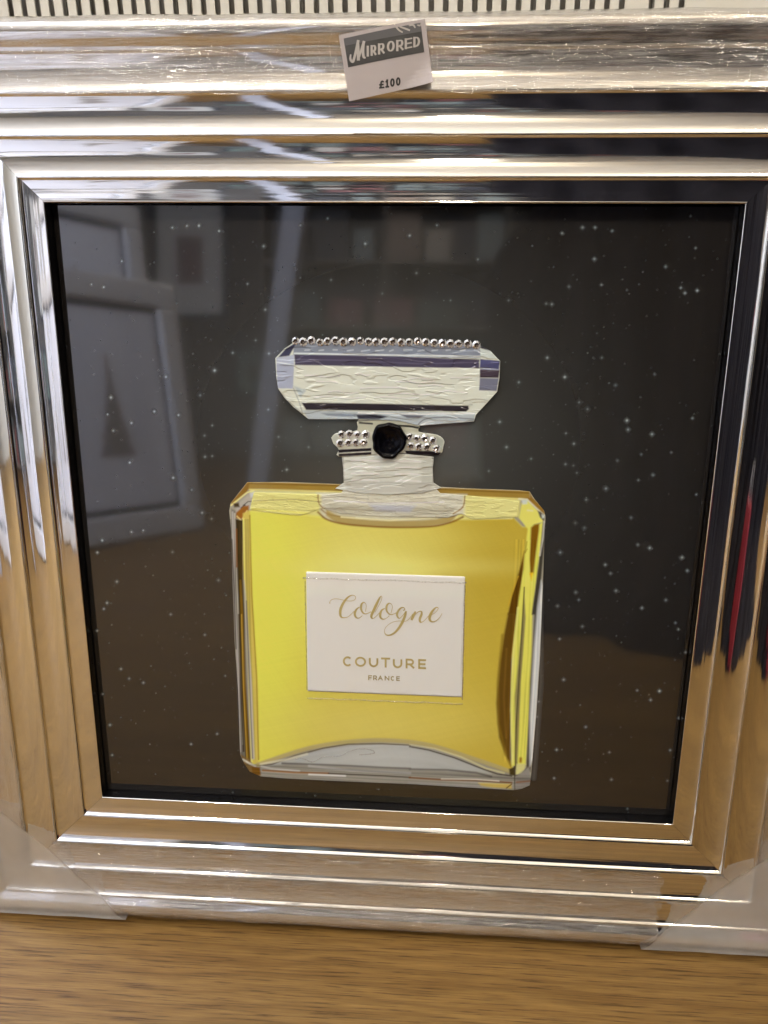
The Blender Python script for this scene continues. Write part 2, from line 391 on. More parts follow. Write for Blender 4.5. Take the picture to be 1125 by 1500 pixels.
def paint_body(P):
    P.k = 1.7
    # liquid, slow change of hue over the print
    liq = [(357, 748), (366, 745), (420, 750), (470, 758), (600, 768), (680, 760), (752, 759), (765, 772), (774, 772), (770, 800), (764, 860), (750, 960), (735, 1010), (733, 1060), (742, 1100), (752, 1128)] \
        + [(p[0], p[1]) for p in reversed(crv([(378, 1118), (453, 1094), (520, 1084), (575, 1083), (631, 1090), (698, 1111), (752, 1130)]))] + [(370, 1118), (376, 1010), (370, 900), (362, 800)]
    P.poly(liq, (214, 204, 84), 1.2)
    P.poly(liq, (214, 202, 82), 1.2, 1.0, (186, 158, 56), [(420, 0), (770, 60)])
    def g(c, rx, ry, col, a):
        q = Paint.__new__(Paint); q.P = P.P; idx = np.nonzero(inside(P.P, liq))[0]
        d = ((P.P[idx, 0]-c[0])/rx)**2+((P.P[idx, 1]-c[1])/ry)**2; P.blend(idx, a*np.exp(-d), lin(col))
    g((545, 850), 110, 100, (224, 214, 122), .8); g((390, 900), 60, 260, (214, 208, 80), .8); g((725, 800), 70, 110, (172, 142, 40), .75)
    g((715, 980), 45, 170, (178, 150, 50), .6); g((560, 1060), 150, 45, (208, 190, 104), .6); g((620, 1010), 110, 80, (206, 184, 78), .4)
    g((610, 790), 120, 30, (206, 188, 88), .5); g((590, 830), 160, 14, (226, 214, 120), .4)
    # top shoulder bevel
    P.poly([(362, 705), (560, 711), (776, 719), (776, 731), (560, 722), (380, 716), (356, 718)], (150, 118, 50), .8)
    P.line([(364, 708), (560, 713), (774, 722)], 2, (120, 88, 30), .6); P.line([(366, 717), (560, 722), (768, 731)], 2.2, (214, 196, 110), .7)
    P.poly([(368, 719), (560, 724), (762, 732), (760, 757), (690, 761), (480, 757), (366, 748)], (216, 204, 122), 1.2)
    P.poly([(368, 719), (480, 722), (480, 742), (366, 736)], (206, 194, 140), 1.5, .8)
    P.line([(372, 733), (430, 731), (478, 736)], 1.4, (120, 100, 60), .6, .8); P.line([(370, 747), (420, 750), (470, 757)], 1.8, (238, 226, 96), .8)
    P.line([(690, 760), (750, 759)], 1.6, (236, 226, 150), .7)
    P.poly([(688, 742), (756, 744), (754, 756), (690, 760)], (222, 208, 130), 1, .7)
    # upper left corner knot
    P.poly(AL([(60, 270), (240, 55), (270, 60), (240, 160), (70, 300)]), (128, 92, 30), .8)
    P.line(AL([(65, 300), (240, 160), (310, 140)]), 2.0, (222, 206, 130), .6)
    P.poly(AL([(130, 290), (270, 170), (360, 190), (370, 300), (260, 360), (180, 400), (110, 400)]), (168, 156, 140), 1)
    P.line(AL([(200, 300), (250, 260), (380, 245), (560, 240)]), 1.3, (70, 60, 52), .5); P.line(AL([(180, 330), (215, 300)]), 2.6, (60, 50, 48), .6)
    P.poly(AL([(200, 310), (260, 300), (260, 370), (180, 450), (110, 440), (120, 380)]), (140, 84, 20), .8); P.line(AL([(130, 420), (180, 470), (240, 360)]), 1.5, (226, 196, 120), .6)
    P.poly(AL([(330, 270), (390, 270), (380, 310), (335, 310)]), (226, 222, 206), .8); P.poly(AL([(90, 280), (150, 270), (160, 320), (100, 320)]), (66, 50, 26), .8)
    P.poly(AL([(270, 170), (320, 150), (340, 200), (280, 215)]), (190, 186, 180), .8)
    # left glass wall
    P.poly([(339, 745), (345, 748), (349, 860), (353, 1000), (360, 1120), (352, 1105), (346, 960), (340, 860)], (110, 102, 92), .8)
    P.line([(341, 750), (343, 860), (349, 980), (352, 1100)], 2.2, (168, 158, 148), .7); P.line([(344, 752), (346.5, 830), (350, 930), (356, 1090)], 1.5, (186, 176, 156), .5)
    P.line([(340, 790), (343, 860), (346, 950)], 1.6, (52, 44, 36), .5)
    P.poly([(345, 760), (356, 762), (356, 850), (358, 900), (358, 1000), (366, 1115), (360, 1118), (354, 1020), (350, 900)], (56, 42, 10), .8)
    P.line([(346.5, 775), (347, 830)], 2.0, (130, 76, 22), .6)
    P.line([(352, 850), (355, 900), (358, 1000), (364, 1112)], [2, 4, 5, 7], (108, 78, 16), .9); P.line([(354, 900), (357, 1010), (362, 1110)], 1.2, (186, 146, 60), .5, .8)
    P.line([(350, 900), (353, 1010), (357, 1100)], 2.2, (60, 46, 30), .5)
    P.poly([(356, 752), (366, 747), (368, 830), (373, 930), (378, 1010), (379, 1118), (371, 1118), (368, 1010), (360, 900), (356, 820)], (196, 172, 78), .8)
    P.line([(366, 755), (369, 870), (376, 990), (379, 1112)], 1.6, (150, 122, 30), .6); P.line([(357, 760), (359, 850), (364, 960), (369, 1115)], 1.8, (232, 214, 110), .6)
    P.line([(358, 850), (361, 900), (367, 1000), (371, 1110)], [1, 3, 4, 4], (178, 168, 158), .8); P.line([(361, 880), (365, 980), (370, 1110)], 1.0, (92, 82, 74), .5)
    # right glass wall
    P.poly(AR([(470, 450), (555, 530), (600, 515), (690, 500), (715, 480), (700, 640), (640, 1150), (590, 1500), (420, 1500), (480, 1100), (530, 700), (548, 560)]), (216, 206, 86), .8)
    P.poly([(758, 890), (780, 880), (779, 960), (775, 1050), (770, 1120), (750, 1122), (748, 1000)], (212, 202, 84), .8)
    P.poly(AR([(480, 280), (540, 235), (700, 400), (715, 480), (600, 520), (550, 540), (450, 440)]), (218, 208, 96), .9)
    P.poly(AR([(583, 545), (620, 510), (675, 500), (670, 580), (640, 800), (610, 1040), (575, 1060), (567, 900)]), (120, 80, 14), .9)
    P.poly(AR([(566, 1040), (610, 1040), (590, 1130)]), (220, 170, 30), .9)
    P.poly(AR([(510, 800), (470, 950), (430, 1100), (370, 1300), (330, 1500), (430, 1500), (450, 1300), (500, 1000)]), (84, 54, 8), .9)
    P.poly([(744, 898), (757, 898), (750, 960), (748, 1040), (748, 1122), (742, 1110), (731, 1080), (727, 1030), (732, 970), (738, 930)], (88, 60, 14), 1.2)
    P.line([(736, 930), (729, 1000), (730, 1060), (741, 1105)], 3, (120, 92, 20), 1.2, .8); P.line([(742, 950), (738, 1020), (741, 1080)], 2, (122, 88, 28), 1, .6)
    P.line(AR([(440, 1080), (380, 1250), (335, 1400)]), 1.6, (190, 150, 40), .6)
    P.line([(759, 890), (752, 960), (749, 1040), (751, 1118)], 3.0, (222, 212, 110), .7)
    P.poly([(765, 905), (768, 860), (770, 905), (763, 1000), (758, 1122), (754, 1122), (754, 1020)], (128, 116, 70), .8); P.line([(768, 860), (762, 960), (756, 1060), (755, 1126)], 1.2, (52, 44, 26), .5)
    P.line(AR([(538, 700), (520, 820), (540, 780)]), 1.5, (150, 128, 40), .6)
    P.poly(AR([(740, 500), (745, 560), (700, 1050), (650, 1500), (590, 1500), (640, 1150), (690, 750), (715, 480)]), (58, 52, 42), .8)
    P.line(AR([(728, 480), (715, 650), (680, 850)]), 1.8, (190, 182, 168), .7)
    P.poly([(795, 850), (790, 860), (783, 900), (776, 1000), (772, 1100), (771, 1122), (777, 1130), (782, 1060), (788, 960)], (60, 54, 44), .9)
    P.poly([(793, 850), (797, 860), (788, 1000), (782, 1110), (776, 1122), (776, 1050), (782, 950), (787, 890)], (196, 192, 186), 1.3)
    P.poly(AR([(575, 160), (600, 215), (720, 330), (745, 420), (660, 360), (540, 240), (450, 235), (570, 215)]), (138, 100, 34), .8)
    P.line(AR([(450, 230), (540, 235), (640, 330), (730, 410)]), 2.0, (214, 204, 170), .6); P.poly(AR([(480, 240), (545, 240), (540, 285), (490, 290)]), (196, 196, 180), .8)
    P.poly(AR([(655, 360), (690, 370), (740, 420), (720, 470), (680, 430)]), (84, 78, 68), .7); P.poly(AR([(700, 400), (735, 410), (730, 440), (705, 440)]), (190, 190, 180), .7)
    P.line(AR([(545, 355), (600, 360)]), 2, (240, 230, 150), .8)
    # neck base seen through the shoulder
    bowl = crv([(463, 722), (466, 740), (474, 757), (500, 766), (560, 770), (620, 770), (655, 766), (672, 752), (681, 738), (684, 724)], 5)
    P.poly(bowl, (198, 188, 158), 1.2); P.poly([(470, 724), (678, 726), (676, 744), (472, 742)], (206, 198, 178), 2, .9)
    P.poly(crv([(478, 745), (500, 756), (560, 762), (640, 760), (668, 748), (660, 764), (620, 771), (560, 772), (500, 767), (478, 755)], 4), (164, 140, 84), 1)
    P.line(crv([(466, 750), (480, 761), (510, 768), (570, 772), (630, 771), (660, 765), (678, 757)], 6), 2.4, (120, 76, 18), .8)
    P.line(crv([(464, 726), (468, 742), (484, 754), (520, 758)], 6), 1.5, (140, 112, 60), .7); P.line(crv([(682, 728), (678, 742), (664, 752), (640, 756)], 6), 1.5, (150, 120, 66), .7)
    P.line([(500, 757), (570, 762), (640, 758)], 1.6, (226, 214, 160), .7)
    P.poly([(505, 735), (575, 740), (640, 736), (630, 748), (570, 752), (510, 748)], (188, 186, 196), 3, .6)
    # foot of the bottle
    arcp = crv([(378, 1118), (453, 1094), (520, 1084), (575, 1083), (631, 1090), (698, 1111), (752, 1130)])
    P.poly([(p[0], p[1]) for p in arcp]+[(772, 1140), (776, 1152), (752, 1157), (560, 1147), (384, 1138), (366, 1128)], (146, 138, 124), 1)
    P.poly(AB([(260, 400), (500, 330), (700, 275), (900, 250), (1125, 240), (1225, 241), (1330, 243), (1330, 415), (1125, 410), (650, 390), (430, 385)]), (166, 162, 154), 1.2)
    P.poly(AC([(0, 285), (150, 310), (350, 370), (560, 455), (640, 500), (500, 480), (0, 460)]), (166, 162, 154), 1.2)
    P.line([(p[0], p[1]+1.5) for p in arcp], 6, (168, 150, 96), 1.0); P.line(AB([(255, 395), (340, 385), (500, 325), (700, 272), (880, 243), (1125, 240), (1325, 250)]), 1.6, (78, 62, 34), .6)
    P.line(AC([(0, 285), (150, 312), (350, 372), (560, 455), (690, 500), (800, 515)]), 1.8, (56, 46, 30), .6)
    P.line(AC([(0, 268), (200, 300), (400, 365), (600, 455), (740, 492)]), [.2, 1, 1.8, 1.8, 1.8], (206, 192, 140), .8)
    P.line([(382, 1119), (420, 1112), (450, 1104)], 2.4, (212, 200, 170), .9, .9)
    P.line(AB([(410, 380), (640, 388), (900, 398), (1125, 410), (1325, 418)]), 2.6, (92, 86, 80), .8); P.line(AC([(0, 462), (300, 468), (520, 490), (640, 520)]), 2.4, (92, 86, 80), .8)
    P.line(AB([(260, 400), (330, 418), (530, 435)]), 2, (196, 188, 178), .8); P.line(AB([(600, 400), (900, 430), (1125, 440), (1325, 450)]), 2.4, (180, 172, 164), .9)
    P.line(AB([(270, 430), (500, 445), (740, 452)]), 2.2, (146, 92, 36), .7); P.line(AB([(740, 452), (900, 460), (1125, 468), (1325, 480)]), 1.6, (70, 56, 44), .6)
    P.line(AC([(0, 528), (250, 545), (560, 552), (800, 568)]), 2.2, (120, 70, 22), .7); P.line(AC([(250, 538), (520, 542), (700, 555)]), 1.4, (214, 200, 180), .6)
    P.line(AB([(600, 460), (860, 470)]), 1.8, (222, 212, 202), .7); P.line(AB([(270, 490), (700, 512), (1125, 530), (1325, 540)]), 4.5, (164, 154, 146), 1.2, .9); P.line(AC([(0, 575), (400, 600), (760, 620)]), 5, (156, 148, 142), 1.4, .9)
    P.poly(AC([(540, 570), (800, 578), (800, 615), (640, 605), (560, 590)]), (196, 168, 84), .9); P.line(AC([(760, 610), (800, 580)]), 1.5, (86, 60, 20), .5)
    P.poly([(352, 1104), (366, 1112), (372, 1124), (382, 1130), (380, 1137), (360, 1130)], (120, 92, 50), .9); P.line([(356, 1112), (366, 1118), (374, 1122)], 2.4, (206, 196, 176), .7)
    P.poly(AB([(190, 400), (250, 410), (255, 465), (195, 465)]), (110, 72, 18), .7)
    P.poly(AC([(840, 420), (910, 420), (900, 480), (860, 510), (830, 500)]), (200, 188, 120), .8); P.line(AC([(830, 515), (880, 500), (930, 440)]), 1.8, (64, 52, 30), .6)
    P.poly(AC([(780, 460), (830, 440), (832, 515), (785, 508)]), (62, 50, 22), .8); P.line(AC([(870, 400), (872, 380)]), 4, (150, 104, 20), 1)
    P.poly(AC([(830, 520), (940, 440), (950, 640), (830, 625)]), (134, 126, 116), 1.2); P.line(AC([(840, 565), (945, 555)]), 2, (130, 80, 50), .8)
    P.line(AC([(822, 440), (825, 620)]), 1.3, (60, 50, 36), .5)
_pb = paint_body
_g = np.random.default_rng(3); _n1 = _g.uniform(-1, 1, 4000)
def vn(x): return np.interp(np.asarray(x) % 3990, np.arange(4000), _n1)
def paint_body(P):
    _pb(P); x, y = P.P.T
    lx = x-np.interp(y, [740, 940, 1110], [339, 344, 352]); rx = np.interp(y, [760, 860, 960, 1110], [799, 795, 791, 780])-x
    ml = np.clip((27-lx)/4, 0, 1)*(y > 760)*np.clip((1118-y)/8, 0, 1); mr = np.clip((46-rx)/6, 0, 1)*(y > 790)*np.clip((1118-y)/8, 0, 1)
    sl = 1+.30*vn(lx*.75+200+y*.004)+.14*vn(lx*.3+y*.02+900); sr = 1+.20*vn(rx*.6+1200+y*.003)+.10*vn(rx*.25+y*.02+40)
    ly = np.interp(x, [352, 760], [1137, 1156])-y
    mf = np.clip((22-ly)/5, 0, 1)*(y > 1112); sf = 1+.34*vn(ly*.8+2000+x*.004)+.18*vn(ly*.35+x*.015+2500)
    arc_y = np.interp(x, [378, 453, 520, 575, 631, 698, 752], [1118, 1094, 1084, 1083, 1090, 1111, 1130])
    ma = np.clip((y-arc_y-2)/2, 0, 1)*(1-mf)*(x > 385)*(x < 750); sa = .86+.22*np.exp(-((x-560)/110.)**2)+.07*vn((y-arc_y)*.3+x*.01+3100)
    f = (1-ml+ml*sl*.88)*(1-mr+mr*sr)*(1-mf+mf*sf*.74)*(1-ma+ma*sa); P.c *= np.clip(f, .3, 1.5)[:, None]
    g2 = 1+.015*vn(x*.35+y*1.7)+.012*vn(y*.6-x*.9+700); P.c *= g2[:, None]
bottle = art_mesh('bottle_body', body_out, paint_body, ZP+.0005, .0005, M_LIQ, board, (150, 140, 120), skirt=.0005)
# raised clear gel brushed over the shoulder of the bottle
def thin_gel(name, outline, painter, base, z, material=M_GEL): return art_mesh(name, outline, painter, z, .0005, material, board, base, skirt=.0004)
sh_out = [(372, 721), (470, 724), (500, 722), (506, 712), (636, 713), (645, 722), (700, 727), (760, 734), (757, 757), (690, 760), (676, 752), (655, 758), (560, 756), (500, 752), (472, 744), (440, 755), (400, 751), (366, 746)]
def paint_sh(P):
    P.poly([(366, 700), (470, 700), (470, 770), (366, 770)], (214, 202, 122), 3); P.poly([(680, 700), (770, 700), (770, 770), (680, 770)], (220, 208, 128), 3)
    P.line([(372, 733), (430, 731), (470, 735)], 1.6, (130, 110, 62), .7, .7); P.line([(370, 745), (420, 749), (460, 752)], 2.2, (232, 220, 96), .9)
    P.line(crv([(466, 722), (468, 738), (482, 750)], 5), 1.8, (146, 116, 70), .8); P.line(crv([(681, 726), (678, 742), (664, 752)], 5), 1.8, (150, 120, 72), .8)
    P.poly([(475, 738), (670, 742), (655, 756), (500, 752)], (174, 164, 140), 2, .8)
    P.line([(476, 744), (560, 748), (664, 748)], 1.6, (110, 92, 66), .8, .6); P.line([(490, 733), (560, 737), (650, 735)], 2, (230, 224, 206), .9, .8)
    P.line([(470, 729), (500, 727), (540, 731)], 1.3, (120, 104, 82), .7, .6); P.line([(600, 731), (640, 728), (676, 733)], 1.3, (120, 104, 82), .7, .6)
    P.poly([(540, 738), (610, 740), (600, 750), (550, 748)], (168, 166, 178), 2.5, .6)
gel = thin_gel('shoulder_gel', sh_out, paint_sh, (202, 192, 168), ZP+.0010, M_GELSM)

# ---- neck, collar, stopper
neck_out = A3([(358, 583), (480, 575), (640, 575), (757, 588), (752, 640), (755, 700), (790, 722), (700, 745), (560, 752), (430, 745), (330, 725), (366, 700), (364, 640)])
def paint_neck(P):
    P.line(A3([(362, 590), (366, 700)]), 2, (150, 145, 132), .8); P.line(A3([(754, 590), (753, 700)]), 2.4, (140, 134, 122), .8)
    P.poly(A3([(700, 590), (756, 590), (752, 700), (700, 700)]), (172, 166, 150), 4, .7); P.poly(A3([(370, 690), (750, 700), (740, 745), (380, 740)]), (172, 164, 150), 2, .7)
    for y, a in ((612, .5), (640, .6), (668, .5), (700, .7)): P.line(A3([(370, y), (470, y+6), (560, y-2), (660, y+7), (745, y)]), 1.2, (148, 142, 128), .7, a)
    for y in (605, 632, 660, 690): P.line(A3([(400, y), (450, y-4), (520, y+3)]), 1.4, (236, 232, 222), .7, .8); P.line(A3([(590, y+3), (650, y), (700, y+5)]), 1.4, (236, 232, 222), .7, .8)  # pale glints above the grey shade of the gel ridges, drawn in colour
thin_gel('bottle_neck', neck_out, paint_neck, (198, 192, 176), ZP+.0016)
collar_out = A3(crv([(313, 505), (325, 490), (350, 482), (425, 472), (432, 425), (560, 420), (690, 448), (690, 478), (770, 492), (800, 515), (798, 540), (782, 578), (700, 580), (600, 570), (485, 578), (345, 586), (345, 555), (322, 530)], 3))
def paint_collar(P):
    P.poly(A3([(425, 420), (700, 420), (700, 480), (425, 480)]), (176, 168, 144), 1)
    P.line(A3([(436, 440), (490, 444)]), 2.6, (40, 36, 38), .7); P.line(A3([(600, 452), (650, 455), (690, 462)]), 3, (20, 17, 18), .7)
    P.poly(A3([(340, 556), (486, 549), (486, 562), (344, 570)]), (26, 20, 26), .6); P.poly(A3([(344, 574), (486, 566), (486, 578), (346, 586)]), (40, 32, 34), .6)
    P.poly(A3([(630, 560), (760, 562), (790, 570), (775, 584), (640, 578)]), (22, 18, 22), .6)
    P.poly(A3([(313, 505), (340, 485), (345, 550), (325, 530)]), (172, 168, 150), 2); P.poly(A3([(765, 495), (802, 515), (790, 560), (770, 560)]), (158, 156, 140), 2)
    P.line(A3([(430, 432), (560, 424), (690, 440)]), 1.6, (90, 86, 84), .7)
thin_gel('bottle_collar', collar_out, paint_collar, (188, 180, 160), ZP+.0021, art_mat('collar_print', .15))
st_out = A3([(158, 88), (560, 96), (955, 104), (1000, 128), (1030, 160), (1043, 172), (1040, 245), (1030, 305), (985, 355), (938, 405), (930, 434), (800, 444), (690, 452), (600, 430), (430, 424), (215, 424), (188, 402), (150, 372), (110, 330), (84, 292), (76, 240), (72, 160), (110, 120)])
def paint_st(P):
    P.poly(A3([(150, 85), (960, 100), (958, 160), (150, 150)]), (124, 126, 134), 1); P.line(A3([(155, 140), (955, 153)]), 2.2, (206, 206, 204), .8)
    for x in range(200, 940, 61): P.line(A3([(x, 127+random.uniform(-4, 4)), (x+random.uniform(14, 36), 125)]), 1.6, (190, 190, 190), .8, .8)
    P.poly(A3([(76, 158), (154, 146), (148, 292), (80, 290)]), (156, 156, 168), .8); P.line(A3([(80, 178), (152, 190)]), 1.4, (206, 206, 212), .7); P.poly(A3([(80, 158), (154, 146), (154, 180), (80, 172)]), (178, 178, 184), 1, .7)
    P.poly(A3([(152, 98), (158, 104), (132, 150), (84, 156), (118, 118)]), (58, 56, 74), .8); P.line(A3([(78, 152), (118, 114), (155, 92)]), 2.0, (172, 168, 150), .7)
    P.poly(A3([(154, 145), (560, 152), (953, 166), (953, 204), (560, 198), (156, 190)]), (70, 62, 78), .8); P.line(A3([(170, 166), (400, 170), (700, 185), (940, 178)]), 1.2, (104, 96, 112), .7, .7)
    P.poly(A3([(180, 290), (205, 300), (180, 330), (150, 280)]), (150, 158, 158), 1.5, .7)
    P.poly(A3([(956, 106), (1000, 128), (1032, 162), (958, 158)]), (194, 194, 182), .8); P.poly(A3([(955, 102), (985, 112), (1010, 132), (960, 118)]), (54, 50, 60), .7)
    P.poly(A3([(957, 164), (1042, 172), (1038, 208), (955, 202)]), (74, 72, 102), .7); P.line(A3([(957, 206), (1038, 210)]), 1.3, (124, 124, 146), .5)
    P.poly(A3([(955, 208), (1040, 212), (1036, 246), (955, 244)]), (66, 54, 62), .7); P.poly(A3([(955, 246), (1036, 248), (1028, 302), (952, 299)]), (106, 104, 116), .7)
    P.poly(A3([(184, 352), (560, 358), (905, 366), (908, 380), (896, 391), (560, 388), (205, 384)]), (44, 37, 41), .8)
    P.poly(A3([(188, 386), (560, 392), (935, 396), (930, 434), (800, 444), (690, 452), (430, 424), (215, 424)]), (168, 170, 168), .9)
    P.line(A3([(80, 292), (120, 340), (188, 400)]), 2, (160, 156, 140), .7); P.line(A3([(150, 290), (175, 350), (190, 400)]), 1.6, (150, 150, 140), .8)
    P.poly(A3([(270, 398), (420, 400), (420, 414), (300, 410)]), (120, 124, 130), 1.2); P.poly(A3([(420, 404), (500, 402), (560, 412), (520, 424), (430, 424)]), (48, 46, 54), 1.2)
    P.line(A3([(430, 396), (640, 402), (930, 400)]), 1.6, (222, 222, 216), .7); P.poly(A3([(610, 404), (720, 408), (690, 420), (640, 418)]), (96, 94, 100), 1)
    P.line(crv(A3([(690, 446), (720, 424), (800, 416), (930, 424)])), 1.6, (112, 110, 110), .7); P.line(crv(A3([(700, 450), (740, 434), (820, 432), (930, 436)])), 1.4, (210, 208, 204), .6)
    for (x, y, l) in ((200, 236, 150), (250, 262, 90), (420, 232, 60), (440, 290, 200), (590, 262, 170), (650, 250, 100), (560, 316, 220), (240, 330, 220), (780, 306, 120), (500, 330, 190), (690, 280, 110), (830, 244, 90), (300, 306, 130)):
        q = crv(A3([(x, y), (x+l*.3, y+random.uniform(-6, 4)), (x+l*.65, y+random.uniform(-5, 7)), (x+l, y+random.uniform(-4, 4))]))
        P.line([(a, b+1.2) for a, b in q], 1.7, (150, 147, 134), .7, .75); P.line(q, 1.2, (232, 228, 214), .6, .8)  # each gel ridge gets a painted shade line and a painted highlight
thin_gel('bottle_stopper', st_out, paint_st, (202, 197, 178), ZP+.0026)

# ---- paper label with gold lettering
lab = [(448.7, 836.8), (681.3, 844), (676.5, 1020.4), (451.1, 1011.5)]
def paint_lab(P):
    P.poly([(440, 830), (700, 830), (700, 870), (440, 864)], (214, 208, 188), 12, .8)
label = art_mesh('bottle_label', lab, paint_lab, ZP+.0010, .0015, M_LABEL, board, (208, 198, 186), skirt=.0004)
def ribbon(vs, fs, pts, z, toloc):
    """flat stroke of changing width; pts = (x, y, width)"""
    P = crv(pts, 6) if len(pts) > 2 else [np.array(p, float) for p in pts]
    n0 = len(vs); m = len(P)
    for i, p in enumerate(P):
        a = P[max(i-1, 0)]; b = P[min(i+1, m-1)]; t = (b-a)[:2]; t = t/max(np.hypot(*t), 1e-6); nn = np.array((-t[1], t[0]))*max(p[2], .3)/2
        e = 0
        for sgn in (1, -1):
            q = p[:2]+nn*sgn; vs.append(toloc(q[0], q[1], z))
    for i in range(m-1): a = n0+2*i; fs.append((a, a+1, a+3, a+2))
def disc(vs, fs, x, y, r, z, toloc):
    n0 = len(vs)
    for k in range(10): vs.append(toloc(x+r*math.cos(k*math.tau/10), y+r*math.sin(k*math.tau/10), z))
    fs.append(tuple(n0+k for k in range(10)))
def onprint(u, v, z):
    p = unp(u, v, ZP); return (p[0], p[1]+HO, z)
zA = lambda pts: [(475+x/12.5, 860+y/12.5, w) for x, y, w in pts]
zB = lambda pts: [(555+x/11.25, 860+y/11.25, w) for x, y, w in pts]
script = [zA([(105,290,1.6),(110,250,.7),(150,215,.8),(230,203,.8),(320,220,.8),(420,240,.8),(500,243,.8),(560,220,.8),(578,180,.8),(560,150,.8),(515,138,1.2),(450,165,2.2),(390,225,3.0),(335,310,3.6),(300,400,3.8),(295,480,3.6),(310,530,2.6),(350,548,1.5),(420,540,1),(480,500,.8),(550,430,.8)]),
 zA([(650,355,1.0),(600,390,2.4),(565,450,3.2),(565,510,3.0),(595,550,1.9),(640,555,1),(700,510,.7)]),
 zA([(755,440,.7),(770,350,.7),(760,290,.8),(720,268,1.5),(682,310,2.8),(675,380,3),(700,445,2.3),(745,478,1.5),(800,468,1),(860,440,1)]),
 zA([(930,450,.6),(1030,270,.6),(1058,185,.7),(1040,155,1),(1000,215,2.8),(950,320,3.8),(900,430,3.8),(865,510,3.6),(872,555,2.2),(900,560,1),(950,525,.8),(1020,450,.8)]),
 zB([(100,340,1.2),(50,370,2.4),(25,430,3.2),(30,490,2.8),(70,518,1.7),(120,505,.8),(175,460,.7)]),
 zB([(200,420,.7),(222,330,.7),(215,280,.8),(175,255,1.4),(135,290,2.8),(125,350,2.8),(145,405,2.2),(190,440,1.5),(240,435,1),(295,410,1)]),
 zB([(405,378,1.8),(430,350,1),(400,325,1.4),(350,345,2.3),(310,400,3.0),(300,450,2.8),(320,495,1.9),(350,500,1),(400,450,.8),(440,395,1.2)]),
 zB([(450,385,2.2),(435,450,3.4),(405,530,3.8),(365,610,3.8),(310,690,3.4),(240,755,2.8),(170,783,2.0),(115,770,1.3),(95,720,.7),(110,660,.6),(170,600,.6),(250,560,.7),(330,548,.7),(440,550,.7),(500,510,.8),(560,430,.8)]),
 zB([(605,390,2.0),(570,460,3.8),(538,532,3.2)]),
 zB([(550,520,1),(600,440,1),(660,392,1.2),(700,395,2.2),(702,440,3.2),(675,510,3.4),(680,560,2.4),(710,565,1.2),(760,530,.8),(830,450,.8)]),
 zB([(840,440,.8),(900,430,.8),(950,385,.8),(978,340,1),(950,323,1.6),(900,360,2.7),(855,430,3.8),(835,500,3.8),(850,545,2.8),(890,560,1.9),(940,545,1.2),(1000,490,.8),(1040,425,.7)])]
vs, fs = [], []
for i, s in enumerate(script): ribbon(vs, fs, s, ZP+.00135+i*.00001, onprint)
o = link('script_lettering', vs, fs, M_GOLD, board); o['label'] = 'gold script word Cologne'
def arcpts(cx, cy, rx, ry, a0, a1, n=14): return [(cx+rx*math.cos(math.radians(a0+(a1-a0)*i/n)), cy+ry*math.sin(math.radians(a0+(a1-a0)*i/n))) for i in range(n+1)]
G = {'C': [arcpts(.52, .5, .5, .5, -45, -315)], 'O': [arcpts(.5, .5, .5, .5, 0, 362, 24)],
     'U': [[(0, 0), (0, .55)]+arcpts(.5, .55, .5, .45, 180, 0, 10)+[(1, 0)]],
     'T': [[(0, .0), (1, .0)], [(.5, 0), (.5, 1)]],
     'R': [[(0, 1), (0, 0)], [(0, 0), (.55, 0)]+arcpts(.6, .3, .35, .3, -90, 90, 10)+[(0, .6)], [(.5, .6), (1, 1)]],
     'E': [[(0, 0), (0, 1)], [(0, 0), (1, 0)], [(0, .5), (.9, .5)], [(0, 1), (1, 1)]],
     'F': [[(0, 0), (0, 1)], [(0, 0), (1, 0)], [(0, .52), (.85, .52)]],
     'A': [[(0, 1), (.5, 0)], [(.5, 0), (1, 1)], [(.2, .66), (.8, .66)]],
     'N': [[(0, 1), (0, 0)], [(0, 0), (1, 1)], [(1, 1), (1, 0)]], 'I': [[(.5, 0), (.5, 1)]],
     'D': [[(0, 0), (0, 1)], [(0, 0), (.4, 0)]+arcpts(.4, .5, .6, .5, -90, 90, 12)+[(0, 1)]],
     '1': [[(.15, .22), (.5, 0)], [(.5, 0), (.5, 1)], [(.1, 1), (.9, 1)]], '0': [arcpts(.5, .5, .42, .5, 0, 362, 24)],
     '£': [arcpts(.62, .27, .3, .27, -15, -180, 9)+[(.32, .6), (.26, .85), (.05, 1)], [(.05, 1), (.95, 1)], [(.05, .52), (.75, .52)]]}
def glyph(vs, fs, ch, x0, x1, y0, y1, w, z, toloc, slope=0.0, wv=None):
    x0 += w/2; x1 -= w/2; y0 += w/2; y1 -= w/2
    for n_, st in enumerate(G[ch]):
        pts = [(x0+(x1-x0)*a, y0+(y1-y0)*b+slope*(x1-x0)*a) for a, b in st]
        # square stroke ends / straight segments: no smoothing
        if len(pts) == 2:
            (ax, ay), (bx, by) = pts; l = math.hypot(bx-ax, by-ay); ex, ey = (bx-ax)/l*w/2, (by-ay)/l*w/2
            pts = [(ax-ex, ay-ey), (bx+ex, by+ey)]
        n0 = len(vs); m = len(pts); zz = z+n_*.000006
        for i, p in enumerate(pts):
            a = pts[max(i-1, 0)]; b = pts[min(i+1, m-1)]
            if m > 8 and i in (0, m-1) and ch in 'O0': a, b = pts[-2], pts[1]
            tx, ty = b[0]-a[0], b[1]-a[1]; l = math.hypot(tx, ty); ww = w*(wv(abs(ty/l)) if wv else 1)
            nx_, ny_ = -ty/l*ww/2, tx/l*ww/2
            vs.append(toloc(p[0]+nx_, p[1]+ny_, zz)); vs.append(toloc(p[0]-nx_, p[1]-ny_, zz))
        for i in range(m-1): a = n0+2*i; fs.append((a, a+1, a+3, a+2))
z8 = lambda x, y: (495+x/8.036, 945+y/8.036)
vs, fs = [], []
